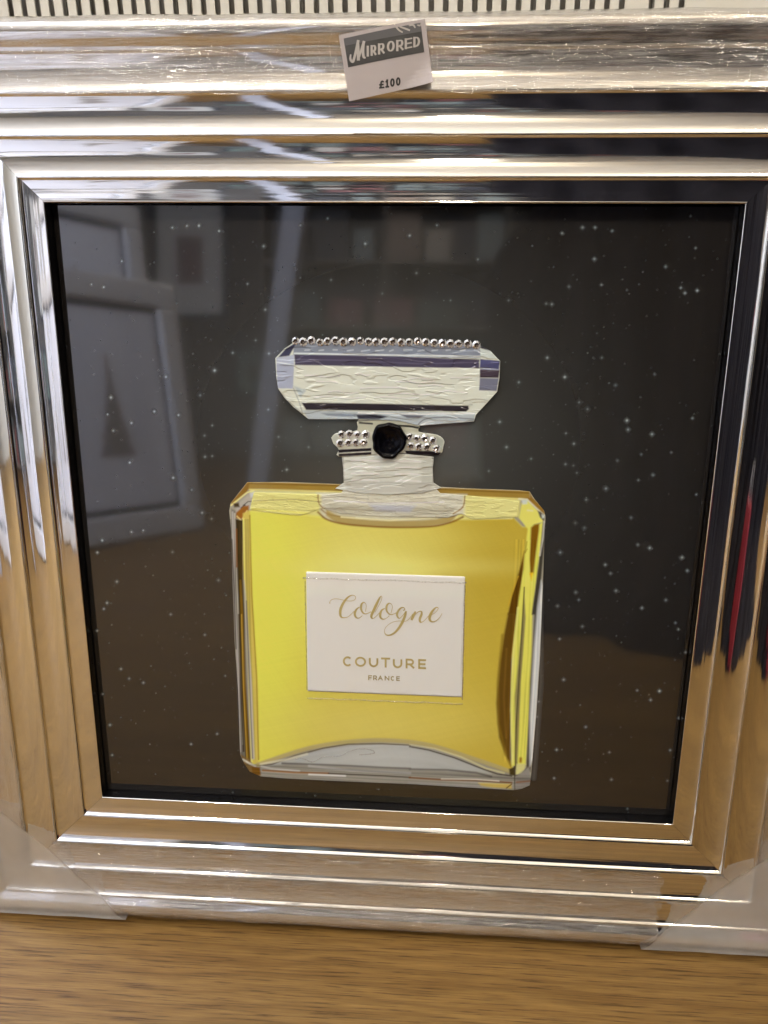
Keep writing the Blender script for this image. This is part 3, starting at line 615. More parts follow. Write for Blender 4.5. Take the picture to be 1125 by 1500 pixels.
for ch, a, b, c, d in (('C', 58, 172, 122, 240), ('O', 202, 332, 127, 245), ('U', 366, 476, 133, 250), ('T', 510, 615, 138, 254), ('U', 648, 758, 146, 262), ('R', 798, 900, 151, 265), ('E', 945, 1038, 156, 272)):
    (xa, ya), (xb, yb) = z8(a, c), z8(b, d); glyph(vs, fs, ch, xa, xb, ya, yb, 2.7, ZP+.00135, onprint, .03)
o = link('capital_lettering', vs, fs, M_GOLD, board); o['label'] = 'gold capitals COUTURE'
vs, fs = [], []
for ch, a, b, c, d in (('F', 358, 402, 346, 402), ('R', 416, 462, 348, 404), ('A', 474, 528, 350, 405), ('N', 552, 606, 353, 407), ('C', 622, 668, 356, 410), ('E', 688, 730, 358, 413)):
    (xa, ya), (xb, yb) = z8(a, c), z8(b, d); glyph(vs, fs, ch, xa, xb, ya, yb, 1.35, ZP+.00135, onprint, .03)
o = link('small_lettering', vs, fs, simple('dull_gold', (.42, .36, .19), .4, .1), board); o['label'] = 'small gold word FRANCE'
# ridges of clear gel that run along the label
M_CLEAR = film_mat('clear_gel', .22, .15, 300, 300, .0002, .10, .08)
def gelline(pts, w, z):
    P = crv([(x+random.uniform(-.3, .3), y+random.uniform(-.5, .5)) for x, y in pts], 5); vs, fs = [], []; m = len(P)
    for i, p in enumerate(P):
        a = P[max(i-1, 0)]; b = P[min(i+1, m-1)]; t = b-a; t /= max(np.hypot(*t), 1e-6); nn = np.array((-t[1], t[0])); ww = w*random.uniform(.75, 1.2)
        for k in range(7):
            an = math.pi*k/6; q = p+nn*ww*.5*math.cos(an); v = onprint(q[0], q[1], z+ww*.00026*math.sin(an)-.0001); vs.append(v)
    for i in range(m-1):
        for k in range(6): a = 7*i+k; fs.append((a, a+1, a+8, a+7))
        a = 7*i; fs.append((a+6, a, a+7, a+13))
    fs.append(tuple(range(7))); fs.append(tuple(7*(m-1)+6-k for k in range(7)))
    link('gel_ridge', vs, fs, M_CLEAR, board, True)
def seg(a, b, n): return [(a[0]+(b[0]-a[0])*i/n, a[1]+(b[1]-a[1])*i/n) for i in range(n+1)]
gelline(seg((444, 846), (683, 853), 22), 2.2, ZP+.0010); gelline(seg((681, 856), (677, 1024), 22), 2.0, ZP+.0010)
gelline(seg((450, 1022), (678, 1031), 20), 2.4, ZP+.0005); gelline(seg((447, 850), (450, 1010), 14), 1.2, ZP+.0010)
gelline(crv(AB([(500, 350), (560, 345), (620, 370), (700, 335), (820, 325), (900, 290), (980, 275), (1050, 285), (1060, 310), (960, 318)]), 3), 1.8, ZP+.0005)

# ---- crystals
M_STONEMID = simple('crystal_shaded_facet', (.66, .66, .68), .08, .8)  # darker copy for some crown facets, shading put into the colour
def stone_mesh():
    vs, fs = [], []; n = 8; r = .0032
    rings = [(1.0, 0), (1.0, .0003), (.56, .00135)]
    for q, (s, z) in enumerate(rings):
        for k in range(n):
            a = (k+.5*(q == 2))*math.tau/n; vs.append((r*s*math.cos(a), r*s*math.sin(a), z+(random.uniform(-.0003, .0003) if q else 0)))
    for k in range(n):
        k2 = (k+1) % n
        fs += [(k, k2, n+k2, n+k), (n+k, n+k2, 2*n+k), (n+k2, 2*n+k2, 2*n+k)]
    # sunk star-cut table, as the foil behind it shows
    c0 = len(vs); vs.append((0, 0, .00035))
    for k in range(n): vs.append((r*.30*math.cos(k*math.tau/n), r*.30*math.sin(k*math.tau/n), .00085))
    for k in range(n):
        k2 = (k+1) % n; fs += [(2*n+k, 2*n+k2, c0+1+k2), (2*n+k, c0+1+k2, c0+1+k), (c0+1+k, c0+1+k2, c0)]
    me = bpy.data.meshes.new('rhinestone'); me.from_pydata(vs, [], fs); me.materials.append(M_STONE); me.materials.append(M_STONEDK); me.materials.append(M_STONEMID)
    for p in me.polygons:
        if c0 in p.vertices or (min(p.vertices) >= 2*n and sum(v > c0 for v in p.vertices) >= 1): p.material_index = 1
        elif p.index % 5 in (1, 3): p.material_index = 2
    return me
SME = stone_mesh()
def stone(x, y, z, s=1):
    p = onprint(x, y, z); o = bpy.data.objects.new('rhinestone', SME); COL.objects.link(o); o.parent = board
    o.location = p; o.rotation_euler = (random.uniform(-.16, .16), random.uniform(-.16, .16), random.uniform(0, 1)); o.scale = (s, s, s)
top = [(160,86),(192,90),(228,84),(265,92),(297,88),(332,86),(366,90),(403,90),(440,86),(475,90),(508,91),(544,91),(580,89),(616,92),(650,91),(687,88),(722,92),(758,95),(794,96),(828,97),(863,98),(903,98),(940,103)]
for x, y in A3(top): stone(x, y, ZP+.0027, random.uniform(.95, 1.08))
for x, y in A3([(358,490),(392,488),(427,490),(462,490),(352,527),(388,525),(420,525),(453,525),(652,500),(683,508),(717,507),(752,516),(657,540),(692,543),(728,543),(768,552)]): stone(x, y, ZP+.0022, random.uniform(.92, 1.06))
# ---- black flower-shaped seal glued over the collar
cx, cy, cz = onprint(570, 644, ZP+.0021); vs, fs = [], []; n = 72
ringp = [(1.0, 0), (1.0, .0022), (.96, .0036), (.88, .0043), (.80, .0040), (.76, .0031), (.68, .0034), (.60, .0030), (.50, .0032), (.42, .0024), (.30, .0027), (.18, .0020), (.0, .0024)]
for q, (s, z) in enumerate(ringp):
    for k in range(n):
        a = k*math.tau/n
        w = 1+(.035*math.sin(3*a+.8)+.028*math.sin(5*a+2)+.02*math.sin(9*a))*min(1, s*1.1)+.02*math.sin(a*3+q*1.7)*(1-s)
        r = .0134*s*w; vs.append((r*math.cos(a), r*math.sin(a)*1.06, z+.00012*math.sin(3*a+q*1.4)*(q > 2)))
for q in range(len(ringp)-1):
    for k in range(n): k2 = (k+1) % n; fs.append((q*n+k, q*n+k2, (q+1)*n+k2, (q+1)*n+k))
o = link('flower_seal', vs, fs, M_FLOWER, board, True, loc=(cx, cy, cz)); o['label'] = 'round black resin rose stuck over the bottle neck'

# ------------------------------------------------------------------ things on the frame
def onframe(name, pts3, faces, material, centre, smooth=False):
    c = Vector(centre); vs = [tuple(Vector(p)-c) for p in pts3]
    return link(name, vs, faces, material, None, smooth, loc=W(centre), rot=(PHI, 0, 0))
def fnoise(x, y, s=1.0):
    return (math.sin(x*31*s+y*170*s)+math.sin(x*57*s-y*310*s+1.3)+.7*math.sin(x*13*s+y*520*s+.4)+.5*math.sin(x*91*s+y*90*s))/3.2
crest = [(.0445, .0053), (.0720, .0069), (.0984, .0085), (.1045, .0114), (.110, .0126), (.1145, .0120), (.1175, .0092), (.1181, .004), (.1181, -.02)]
def film_strip(side, d0, s0, s1, material, name='film_sheet', ragged=0):
    cr = [c for c in crest if c[0] > d0]; cr = [(d0, np.interp(d0, [c[0] for c in crest[:7]], [c[1] for c in crest[:7]]))]+cr
    fine = []
    for a, b in zip(cr, cr[1:]):
        n = max(1, int(math.hypot(a[0]-b[0], a[1]-b[1])/.0014))
        fine += [(a[0]+(b[0]-a[0])*i/n, a[1]+(b[1]-a[1])*i/n) for i in range(n)]
    fine.append(cr[-1]); NSX = 260; vs, fs = [], []
    ca, sa = {'bottom': (1, 0), 'right': (0, 1), 'top': (-1, 0), 'left': (0, -1)}[side]
    for i in range(NSX+1):
        t = i/NSX; rg = ragged*(fnoise(t*2, 7.3)+.5*fnoise(t*5, 2.2))
        for j, (d, z) in enumerate(fine):
            s = s0+(s1-s0)*t + ragged*fnoise(d*9, .3+side.__len__())*(1-2*t) ; dd = d+(rg if j == 0 else 0)
            lift = .0007*fnoise(s*1.2, d)+.0009
            q = d > .1165
            x, y = s, -(H5+dd+(lift if q else 0)); zz = z+(0 if q else lift)
            vs.append((ca*x-sa*y, sa*x+ca*y, zz))
    m = len(fine)
    for i in range(NSX):
        for j in range(m-1): a = i*m+j; fs.append((a, a+m, a+m+1, a+1))
    return vs, fs
wrap = bpy.data.objects.new('shrink_wrap', None); COL.objects.link(wrap); wrap.location = BASE; wrap.rotation_euler = (PHI, 0, 0)
tag(wrap, 'clear wrinkled shrink film wrapped around the outer edge of the silver frame', 'shrink wrap')
for side, d0, s0, s1, rg in (('top', .0700, -.352, .352, .001), ('bottom', .0470, -.3, .245, .003), ('right', .072, -.352, .352, .004), ('left', .072, -.352, .352, .004)):
    v, f = film_strip(side, d0, s0, s1, None, ragged=rg)
    link('film_sheet', [(a, b+HO, c) for a, b, c in v], f, M_FILM if side in ('top', 'bottom') else M_FILMV, wrap, True)
# milky plastic corner guards
def guard(sx, sy, leg, lab_, off=0.0):
    """a folded triangle of plastic over the corner, wrapping the edges"""
    h = H5+.1190; vs, fs = [], []; n = 26; z0 = .0212+off
    for i in range(n+1):
        for j in range(n+1-i):
            a, b = leg*i/n, leg*j/n
            x = h-a; y = h-b; dd = max(x, y)-H5
            z = np.interp(dd, [0, .045, .072, .0985, .110, .1190], [.0045, .0066, .0083, .0100, .0138, .0125])+off+.0006*fnoise(x*2, y*.3)+.0008
            vs.append((sx*x, sy*y, z))
    idx = {}; c = 0
    for i in range(n+1):
        for j in range(n+1-i): idx[i, j] = c; c += 1
    for i in range(n):
        for j in range(n-i):
            fs.append((idx[i, j], idx[i+1, j], idx[i, j+1]))
            if j < n-i-1: fs.append((idx[i+1, j], idx[i+1, j+1], idx[i, j+1]))
    for i in range(n):                    # lip added along the cut edge to draw its bright line
        p0, p1 = vs[idx[i, n-i]], vs[idx[i+1, n-i-1]]; q = len(vs); e_ = -.0005
        vs += [(p0[0]+sx*e_, p0[1]+sy*e_, p0[2]+.0011), (p1[0]+sx*e_, p1[1]+sy*e_, p1[2]+.0011)]; fs.append((idx[i, n-i], idx[i+1, n-i-1], q+1, q))
    # folded over the two outer sides
    for e in range(2):
        for i in range(n):
            k0, k1 = ((i, 0), (i+1, 0)) if e == 0 else ((0, i), (0, i+1))
            p0, p1 = vs[idx[k0]], vs[idx[k1]]; q = len(vs)
            vs += [(p0[0], p0[1], -.021), (p1[0], p1[1], -.021)]; fs.append((idx[k0], idx[k1], q+1, q))
    c = (sx*(h-leg*.3), sy*(h-leg*.3), .02)
    o = onframe('corner_guard', vs, fs, M_MILK, c, True)
    return tag(o, lab_, 'corner protector', 'plastic corner guards on the frame')
guard(-1, 1, .092, 'milky plastic guard folded over the upper left corner of the silver frame')
guard(1, 1, .078, 'milky plastic guard folded over the upper right corner of the silver frame')
guard(-1, -1, .136, 'milky plastic guard folded over the lower left corner of the silver frame')
guard(1, -1, .138, 'milky plastic guard folded over the lower right corner of the silver frame')

# price tag
TZ = .0140
tc = [unp(496, 51.5, TZ), unp(622.5, 27.5, TZ), unp(634.5, 122.5, TZ), unp(511.5, 148.5, TZ)]
to, ex, ey = tc[0], (tc[1]-tc[0]), (tc[3]-tc[0])
def ontag(a, b, z):                       # a, b run 0..1 over the card
    p = to+ex*a+ey*b+(tc[2]-tc[1]-ey)*a*b; curl = .0035*max(0, a+b-1.55)**2*8+.0012*math.sin(a*3.1)
    return (p[0], p[1], TZ+z+curl)
def tagloc(u, v, z):
    a, b = (u-107)/(945-107), 0; # invert the card's bilinear map
    p = np.array((480+u/6.62, 20+v/6.62)); A_ = np.array((496, 51.5)); B_ = np.array((622.5, 27.5)); C_ = np.array((634.5, 122.5)); D_ = np.array((511.5, 148.5))
    M = np.stack([B_-A_, D_-A_], 1); a, b = np.linalg.solve(M, p-A_)
    for _ in range(3): a, b = np.linalg.solve(M, p-A_-(C_-B_-D_+A_)*a*b)
    return ontag(a, b, z)
tcen = (to+ex*.5+ey*.5); tcen = (tcen[0], tcen[1], TZ)
tagroot = bpy.data.objects.new('price_tag', None); COL.objects.link(tagroot); tagroot.location = W(tcen); tagroot.rotation_euler = (PHI, 0, 0)
tag(tagroot, 'tilted white card price tag with grey MIRRORED banner and £100 stuck on top rail', 'price tag')
def tg(name, vs, fs, m): return link(name, [(a-tcen[0], b-tcen[1], c-tcen[2]) for a, b, c in vs], fs, m, tagroot)
vs, fs = [], []; n = 16
for z in (0, -.0004):
    for i in range(n+1):
        for j in range(n+1): vs.append(ontag(i/n, j/n, z))
for i in range(n):
    for j in range(n):
        a = i*(n+1)+j; fs.append((a, a+1, a+n+2, a+n+1)); k = (n+1)**2; fs.append((k+a, k+a+n+1, k+a+n+2, k+a+1))
tg('card', vs, fs, simple('tag_card', (.42, .375, .37), .55))
def quadgrid(c4, z, n=10):
    vs, fs = [], []; c4 = [np.array(c) for c in c4]
    for i in range(n+1):
        for j in range(n+1):
            a, b = i/n, j/n; p = (c4[0]*(1-a)+c4[1]*a)*(1-b)+(c4[3]*(1-a)+c4[2]*a)*b; vs.append(tagloc(p[0], p[1], z))
    for i in range(n):
        for j in range(n): a = i*(n+1)+j; fs.append((a, a+1, a+n+2, a+n+1))
    return vs, fs
def f_ban(nt, b):
    n = noise(nt, coords(nt, 'Object', (60, 90, 60)), 1, 3)
    nt.links.new(ramp(nt, n, [(.3, (.018, .017, .016)), (.7, (.05, .047, .045))]), b.inputs['Base Color']); b.inputs['Roughness'].default_value = .45
v, f = quadgrid([(155, 242), (902, 88), (938, 372), (200, 520)], .00012); ban = tg('banner', v, f, mat('grey_banner', f_ban))
v, f = quadgrid([(155, 242), (902, 88), (914, 172), (165, 312)], .00018); tg('banner_band', v, f, simple('banner_light', (.085, .084, .088), .5))
vs, fs = [], []
Mst = [[(225, 395, 14), (222, 440, 22), (245, 465, 26), (262, 420, 24), (285, 330, 26), (300, 258, 26)], [(296, 262, 22), (298, 350, 28), (300, 455, 30)], [(300, 440, 20), (320, 380, 20), (350, 290, 26), (357, 268, 26)], [(352, 275, 24), (345, 360, 26), (352, 420, 24), (372, 428, 14)]]
for i, s in enumerate(Mst): ribbon(vs, fs, s, .00030+i*.00001, tagloc)
ribbon(vs, fs, [(660, 120, 20), (690, 160, 16), (730, 185, 14)], .00028, tagloc); ribbon(vs, fs, [(700, 130, 14), (760, 150, 18), (800, 165, 16)], .00029, tagloc)
ribbon(vs, fs, [(790, 120, 12), (830, 112, 18), (850, 140, 12)], .0003, tagloc); ribbon(vs, fs, [(870, 110, 14), (895, 118, 12), (905, 96, 8)], .0003, tagloc)
slope = -.205
def slot(ch, xa, xb, yt, yb, w):
    glyph(vs, fs, ch, xa, xb, yt, yb, w, .00032, tagloc, slope, lambda v: .55+.55*v)
for ch, a, b, c, d, w in (('I', 380, 404, 306, 412, 20), ('R', 420, 476, 300, 405, 20), ('R', 492, 556, 284, 392, 20), ('O', 578, 652, 262, 372, 20), ('R', 668, 738, 250, 360, 20), ('E', 750, 822, 234, 340, 20), ('D', 832, 896, 218, 322, 20)): slot(ch, a, b, c+8, d+6, w)
tg('banner_lettering', vs, fs, M_GREY)
vs, fs = [], []
for ch, a, b, c, d in (('£', 500, 556, 652, 730), ('1', 560, 602, 640, 722), ('0', 606, 656, 630, 714), ('0', 662, 712, 620, 704)): glyph(vs, fs, ch, a, b, c, d, 17, .00014, tagloc, -.1)
tg('price_lettering', vs, fs, M_INK)

# ------------------------------------------------------------------ radiator behind the frame (world coordinates)
def ray(u, v): 
    d = R.T @ np.array([(u-562.5)/F, (v-750)/F, 1.0]); return (MW.to_3x3() @ Vector(d)).normalized()
CW = W(CAM)
YB = W((0, H5+.114, -.022)).y+.004
def onplane(u, v, y=None):
    y = YB if y is None else y; d = ray(u, v); return CW+d*((y-CW.y)/d.y)
rad = bpy.data.objects.new('radiator', None); COL.objects.link(rad); rad.location = (0, YB, 0)
tag(rad, 'cream metal radiator with a row of dark upright slots behind the picture', 'radiator')
pR = onplane(998, 10); pL = onplane(17.5, 10); pitch = (onplane(998, 20)-onplane(18.0, 20)).length/47.0
sb = onplane(500, 20).z; sw = pitch*.41; shh = .075
vs, fs = [], []
def cell(cx, z0, ztop, hole=True):
    n0 = len(vs); N_ = 32; out = []; inn = []
    zc0 = z0+sw/2; zc1 = z0+shh-sw/2
    for k in range(N_):
        a = k*math.tau/N_; c, s = math.cos(a), math.sin(a)
        inn.append((cx+sw/2*c, 0, (zc1 if s >= 0 else zc0)+sw/2*s))
    for k in range(N_):
        x, _, z = inn[k]; a = k*math.tau/N_; c, s = math.cos(a), math.sin(a); m = max(abs(c), abs(s))
        out.append((cx+pitch/2*c/m, 0, (zb1 if s >= 0 else zb0)+(pitch/2)*s/m))
    return out, inn
zb0 = sb+.002+pitch*.0; zb1 = sb+shh-.002
for i in range(-12, 48):
    cx = pR.x-pitch*i
    if i == 3: 
        x0, x1 = cx-pitch/2, cx+pitch/2; n0 = len(vs); vs += [(x0, 0, zb0-pitch/2), (x1, 0, zb0-pitch/2), (x1, 0, zb1+pitch/2), (x0, 0, zb1+pitch/2)]; fs.append((n0, n0+1, n0+2, n0+3)); continue
    if i < 0: continue
    o_, i_ = cell(cx, sb, 0); n0 = len(vs); vs += o_+i_; n_ = len(i_)
    for k in range(n_): k2 = (k+1) % n_; fs.append((n0+k, n0+k2, n0+n_+k2, n0+n_+k))
xl, xr = pR.x-pitch*47.5, pR.x+pitch/2; XL, XR = xl-.05, pR.x+.42; zt, zl = zb1+pitch/2, zb0-pitch/2; ZT = zt+.05
for (a, b, c, d) in ((XL, XR, .1, zl), (XL, XR, zt, ZT), (XL, xl, zl, zt), (xr, XR, zl, zt)):
    n0 = len(vs); vs += [(a, 0, c), (b, 0, c), (b, 0, d), (a, 0, d)]; fs.append((n0, n0+1, n0+2, n0+3))
o = link('grille_panel', vs, fs, M_RAD, rad); m = o.modifiers.new('thick', 'SOLIDIFY'); m.thickness = .0014; m.offset = -1
vs, fs = [], []; box(vs, fs, XL, XR, .009, .09, .1, ZT); box(vs, fs, XL, XR, .0016, .0088, ZT-.002, ZT)
link('radiator_case', vs, fs, simple('case_grey', (.30, .285, .255), .6), rad)
vs, fs = [], []
for i in range(-10, 60): x = pR.x-pitch*i*.9; box(vs, fs, x-.0006, x+.0006, .0055, .0088, .12, ZT-.01)
link('radiator_fins', vs, fs, simple('fin_metal', (.26, .25, .22), .5, 0), rad)

# ------------------------------------------------------------------ the setting
fl = link('floor', [(-3.2, -6, 0), (3.2, -6, 0), (3.2, .45, 0), (-3.2, .45, 0)], [(0, 1, 2, 3)], M_WOOD); tag(fl, kind='structure')
M_WALL = simple('shop_wall', (.46, .43, .36), .8); M_WALLD = simple('shop_wall_far', (.17, .155, .135), .8); M_CEIL = simple('shop_ceiling', (.80, .75, .64), .9)
def quadobj(name, pts, m): o = link(name, pts, [(0, 1, 2, 3)], m); tag(o, kind='structure'); return o
quadobj('wall_behind', [(-3.2, .45, 0), (3.2, .45, 0), (3.2, .45, 2.7), (-3.2, .45, 2.7)], M_WALL)
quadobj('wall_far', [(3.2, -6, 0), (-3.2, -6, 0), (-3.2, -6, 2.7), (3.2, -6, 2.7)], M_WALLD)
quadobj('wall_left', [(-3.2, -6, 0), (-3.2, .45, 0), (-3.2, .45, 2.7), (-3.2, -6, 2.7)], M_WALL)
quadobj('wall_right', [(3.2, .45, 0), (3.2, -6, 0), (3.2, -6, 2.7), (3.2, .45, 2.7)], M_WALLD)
quadobj('ceiling', [(-3.2, .45, 2.7), (3.2, .45, 2.7), (3.2, -6, 2.7), (-3.2, -6, 2.7)], M_CEIL)
M_LAMP = emit('warm_globe', (1.0, .895, .75), 135.0); M_LH = simple('lamp_body', (.7, .7, .68), .4)
def globe(vs, fs, r, n=20):
    n0 = len(vs)
    for i in range(1, n):
        for k in range(2*n): a, b = math.pi*i/n, math.pi*k/n; vs.append((r*math.sin(a)*math.cos(b), r*math.sin(a)*math.sin(b), r*math.cos(a)))
    for i in range(n-2):
        for k in range(2*n): a = n0+i*2*n; fs.append((a+k, a+2*n+k, a+2*n+(k+1) % (2*n), a+(k+1) % (2*n)))
    fs.append(tuple(n0+k for k in range(2*n))); fs.append(tuple(n0+(n-2)*2*n+2*n-1-k for k in range(2*n)))
LBL = ['warm globe pendant lamp hanging nearest, to the left of the picture', 'warm globe pendant lamp hanging nearest, to the right of the picture', 'warm globe pendant lamp hanging farthest down the room']
for i, (x, y) in enumerate([(-.75, -1.35), (.95, -1.0), (.1, -3.4)]):
    r = bpy.data.objects.new('pendant_lamp', None); COL.objects.link(r); r.location = (x, y, 2.7); tag(r, LBL[i], 'lamp', 'globe pendant lamps')
    vs, fs = [], []; globe(vs, fs, .09); link('globe', vs, fs, M_LAMP, r, True, loc=(0, 0, -.45))
    boxobj('cord', (-.004, .004, -.004, .004, -.36, -.03), M_LH, r); boxobj('ceiling_rose', (-.05, .05, -.05, .05, -.03, 0), M_LH, r, .01)
# unseen window added behind the radiator to light the leaning pictures
wn = bpy.data.objects.new('added_window', None); COL.objects.link(wn); wn.location = (-1.9, .44, .75); wn.rotation_euler = (0, 0, -math.pi/2); tag(wn, 'unseen window added behind the radiator to throw cool daylight on the leaning pictures', 'window')
boxobj('window_light_panel', (0, .01, -.8, .8, .05, 1.6), emit('daylight', (.60, .71, 1.0), 32.0), wn)
vs, fs = [], []
for a in (((0, .05, -.85, .85, 0, .05)), ((0, .05, -.85, .85, 1.6, 1.66)), ((0, .05, -.85, -.8, .05, 1.6)), ((0, .05, .8, .85, .05, 1.6)), ((0, .04, -.02, .02, .05, 1.6))): box(vs, fs, *a)
link('window_frame', vs, fs, M_LH, wn)
# pale framed pictures that lean opposite and show up in the glass
def leaner(x, y, z, w, h, rz, lean, label, dark=False):
    r = bpy.data.objects.new('leaning_picture', None); COL.objects.link(r); r.location = (x, y, z); r.rotation_euler = (lean, 0, rz); tag(r, label, 'picture', 'pale pictures leaning opposite the mirror frame')
    vs, fs = [], []; b = .09
    for a in ((-w/2, w/2, -.03, 0, 0, b), (-w/2, w/2, -.03, 0, h-b, h), (-w/2, -w/2+b, -.03, 0, b, h-b), (w/2-b, w/2, -.03, 0, b, h-b)): box(vs, fs, *a)
    o = link('frame', vs, fs, simple('pale_frame', (.70, .70, .72), .3), r); m = o.modifiers.new('b', 'BEVEL'); m.width = .012; m.segments = 2
    boxobj('inner_edge', (-w/2+b, w/2-b, -.014, -.0115, b, h-b), simple('dark_slip', (.05, .05, .05), .5), r)
    boxobj('picture_sheet', (-w/2+b+.022, w/2-b-.022, -.018, -.0145, b+.022, h-b-.022), simple('white_sheet', (.80, .83, .93), .35), r)
    vs, fs = [], []
    mx_ = -.14
    pr_ = [(.07, .32), (.05, .38), (.055, .39), (.03, .47), (.034, .48), (.014, .58), (.004, .70)]
    for q, (hw, zz) in enumerate(pr_): vs += [(-hw+mx_, -.0205, zz*h), (hw+mx_, -.0205, zz*h), (hw+mx_, -.0183, zz*h), (-hw+mx_, -.0183, zz*h)]
    for q in range(len(pr_)-1):
        for k in range(4): fs.append((4*q+k, 4*q+(k+1) % 4, 4*q+4+(k+1) % 4, 4*q+4+k))
    fs += [(3, 2, 1, 0), (24, 25, 26, 27)]
    link('printed_motif', vs, fs, simple('motif_ink', (.34, .32, .31), .4), r)
leaner(-1.02, -1.75, 0, .95, .86, math.radians(118), -.16, 'large pale framed picture leaning at the left, in front of its twin')
leaner(-1.30, -2.15, .30, .95, .9, math.radians(118), -.12, 'pale framed picture standing higher behind its twin')
# shelf of stock far behind
sh = bpy.data.objects.new('stock_shelf', None); COL.objects.link(sh); sh.location = (.05, -5.5, 0); tag(sh, 'tall open shelf unit of boxed stock against the far wall', 'shelf')
vs, fs = [], []
for z in (.05, .5, .95, 1.4, 1.85, 2.25): box(vs, fs, -1.3, 1.3, -.2, .2, z, z+.03)
for x in (-1.3, -.43, .43, 1.27): box(vs, fs, x, x+.03, -.19, .19, 0, 2.28)
link('shelf_boards', vs, fs, simple('shelf_board', (.14, .125, .10), .6), sh)
cols = [(.38, .34, .27), (.07, .09, .07), (.20, .07, .06), (.46, .44, .40), (.04, .04, .05), (.20, .24, .23), (.24, .18, .13), (.02, .02, .02)]
mts = [simple('stock_colour', c, .5) for c in cols]
for z in (.08, .53, .98, 1.43, 1.88):
    x = -1.22
    while x < 1.1:
        w = random.uniform(.12, .3); boxobj('stock_box', (x, x+w, -.15, .18, z, z+random.uniform(.16, .34)), random.choice(mts), sh); x += w+random.uniform(.02, .1)
def hung(x, z, w, h, label, art):
    r = bpy.data.objects.new('hanging_picture', None); COL.objects.link(r); r.location = (x, -5.97, z); tag(r, label, 'picture', 'pictures hanging on the far wall')
    vs, fs = [], []; b = .05
    for a in ((-w/2, w/2, 0, .035, 0, b), (-w/2, w/2, 0, .035, h-b, h), (-w/2, -w/2+b, 0, .035, b, h-b), (w/2-b, w/2, 0, .035, b, h-b)): box(vs, fs, *a)
    link('frame', vs, fs, simple('black_frame', (.015, .014, .013), .4), r)
    boxobj('picture_sheet', (-w/2+b, w/2-b, .004, .016, b, h-b), simple('hung_sheet', art, .4), r)
    boxobj('picture_motif', (-w/6, w/6, .0162, .0175, h*.3, h*.68), simple('hung_motif', (art[0]*.4, art[1]*.28, art[2]*.28), .5), r, .001)
hung(-1.95, 1.05, .62, .95, 'black framed pale picture with a red patch hanging on the far wall, left one', (.62, .60, .54))
hung(-1.45, .45, .34, .42, 'small black framed green picture hanging low on the far wall', (.22, .30, .22))
hung(-2.65, .9, .5, .8, 'black framed grey picture hanging nearest the left wall', (.45, .46, .50))
# white upright post with a panel, seen as a tall pale strip in the glass
po = boxobj('white_post', (-.035, .035, -.02, .02, 0, 1.5), simple('post_paint', (.24, .23, .23), .5), bevel=.004, loc=(-.52, -1.75, 0), rot=(0, math.radians(9), math.radians(20)))
tag(po, 'narrow pale upright board leaning in the room opposite the picture', 'board')
# added black cloth for the dark photographer reflection, red bag for red streaks
vs, fs = [], []; NX, NZ = 120, 24
for side in (0, 1):
    for i in range(NX+1):
        t = i/NX; x = -.95+1.9*t; top = .78+.62*math.sin(min(1, t*1.25)*math.pi/2)**.8+.04*math.sin(t*17)
        for j in range(NZ+1):
            q = j/NZ; fold = .028*math.sin(t*46+.6*math.sin(q*5))*(1-q*.6)+.012*math.sin(t*97)
            vs.append((x, (.05 if side else -.05)*(1-.6*q)+fold+(.34*max(0, 1-q/.2)**1.6 if side else 0), top*q+(.004 if side else 0)))  # hem spread forward so the lower right reflection stays dark
M_ = (NX+1)*(NZ+1)
for i in range(NX):
    for j in range(NZ):
        a = i*(NZ+1)+j; fs.append((a, a+NZ+1, a+NZ+2, a+1)); fs.append((M_+a, M_+a+1, M_+a+NZ+2, M_+a+NZ+1))
    a = i*(NZ+1)+NZ; fs.append((a, a+NZ+1, M_+a+NZ+1, M_+a))
for j in range(NZ): fs.append((j, j+1, M_+j+1, M_+j)); a = NX*(NZ+1)+j; fs.append((a, M_+a, M_+a+1, a+1))
ds = link('added_dark_cloth', vs, fs, simple('black_cloth', (.010, .008, .008), .9, 0, .1), None, True, loc=(.98, -1.0, 0), rot=(0, 0, math.radians(31)))
tag(ds, 'black cloth added opposite the right of the picture, standing in for the dark reflected photographer', 'cloth')
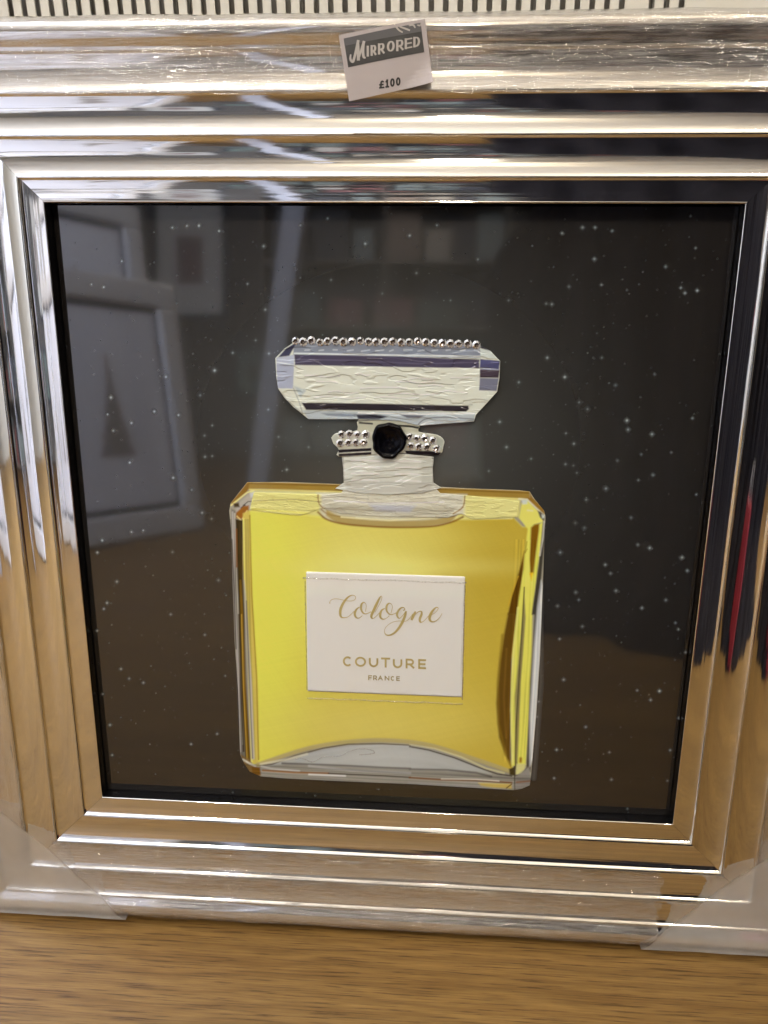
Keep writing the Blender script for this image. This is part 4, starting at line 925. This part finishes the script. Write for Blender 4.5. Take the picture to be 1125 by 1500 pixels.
bag = bpy.data.objects.new('added_red_bag', None); COL.objects.link(bag); bag.location = (.70, -.80, 0); tag(bag, 'red paper bag added for red reflections, standing on the floor before the black cloth', 'bag')
boxobj('bag_body', (-.10, .10, -.05, .05, 0, .30), simple('red_paper', (.22, .012, .018), .6), bag, .004)
for s in (-1, 1):
    vs, fs = [], []
    for i in range(12):
        a0, a1 = math.pi*i/12, math.pi*(i+1)/12; x0, z0, x1, z1 = .045*math.cos(a0), .30+.07*math.sin(a0), .045*math.cos(a1), .30+.07*math.sin(a1)
        n0 = len(vs)
        for (x, z) in ((x0, z0), (x1, z1)): vs += [(x-.003, s*.046-.003, z-.001), (x+.003, s*.046-.003, z+.001), (x+.003, s*.046+.003, z+.001), (x-.003, s*.046+.003, z-.001)]
        fs += [(n0+k, n0+(k+1) % 4, n0+4+(k+1) % 4, n0+4+k) for k in range(4)]
    link('bag_handle', vs, fs, simple('bag_cord', (.5, .45, .4), .7), bag)

# ------------------------------------------------------------------ camera, world, output
cd = bpy.data.cameras.new('camera'); co = bpy.data.objects.new('camera', cd); COL.objects.link(co)
cd.sensor_fit = 'VERTICAL'; cd.sensor_height = 36; cd.lens = 36*F/1500; cd.clip_start = .02; cd.clip_end = 50
m3 = MW.to_3x3() @ Matrix(R.T.tolist())
cm = Matrix(((m3[0][0], -m3[0][1], -m3[0][2]), (m3[1][0], -m3[1][1], -m3[1][2]), (m3[2][0], -m3[2][1], -m3[2][2]))).to_4x4()
cm.translation = CW; co.matrix_world = cm; sc.camera = co
w = bpy.data.worlds.new('World'); sc.world = w; w.use_nodes = True
w.node_tree.nodes['Background'].inputs['Color'].default_value = (.5, .45, .38, 1); w.node_tree.nodes['Background'].inputs['Strength'].default_value = .05
sc.view_settings.view_transform = 'Standard'; sc.view_settings.look = 'None'; sc.view_settings.exposure = 0; sc.view_settings.gamma = 1
sc.cycles.max_bounces = 10; sc.cycles.transparent_max_bounces = 16; sc.cycles.caustics_reflective = True
print('camera', CW, 'slot bottom', sb, 'pitch', pitch)
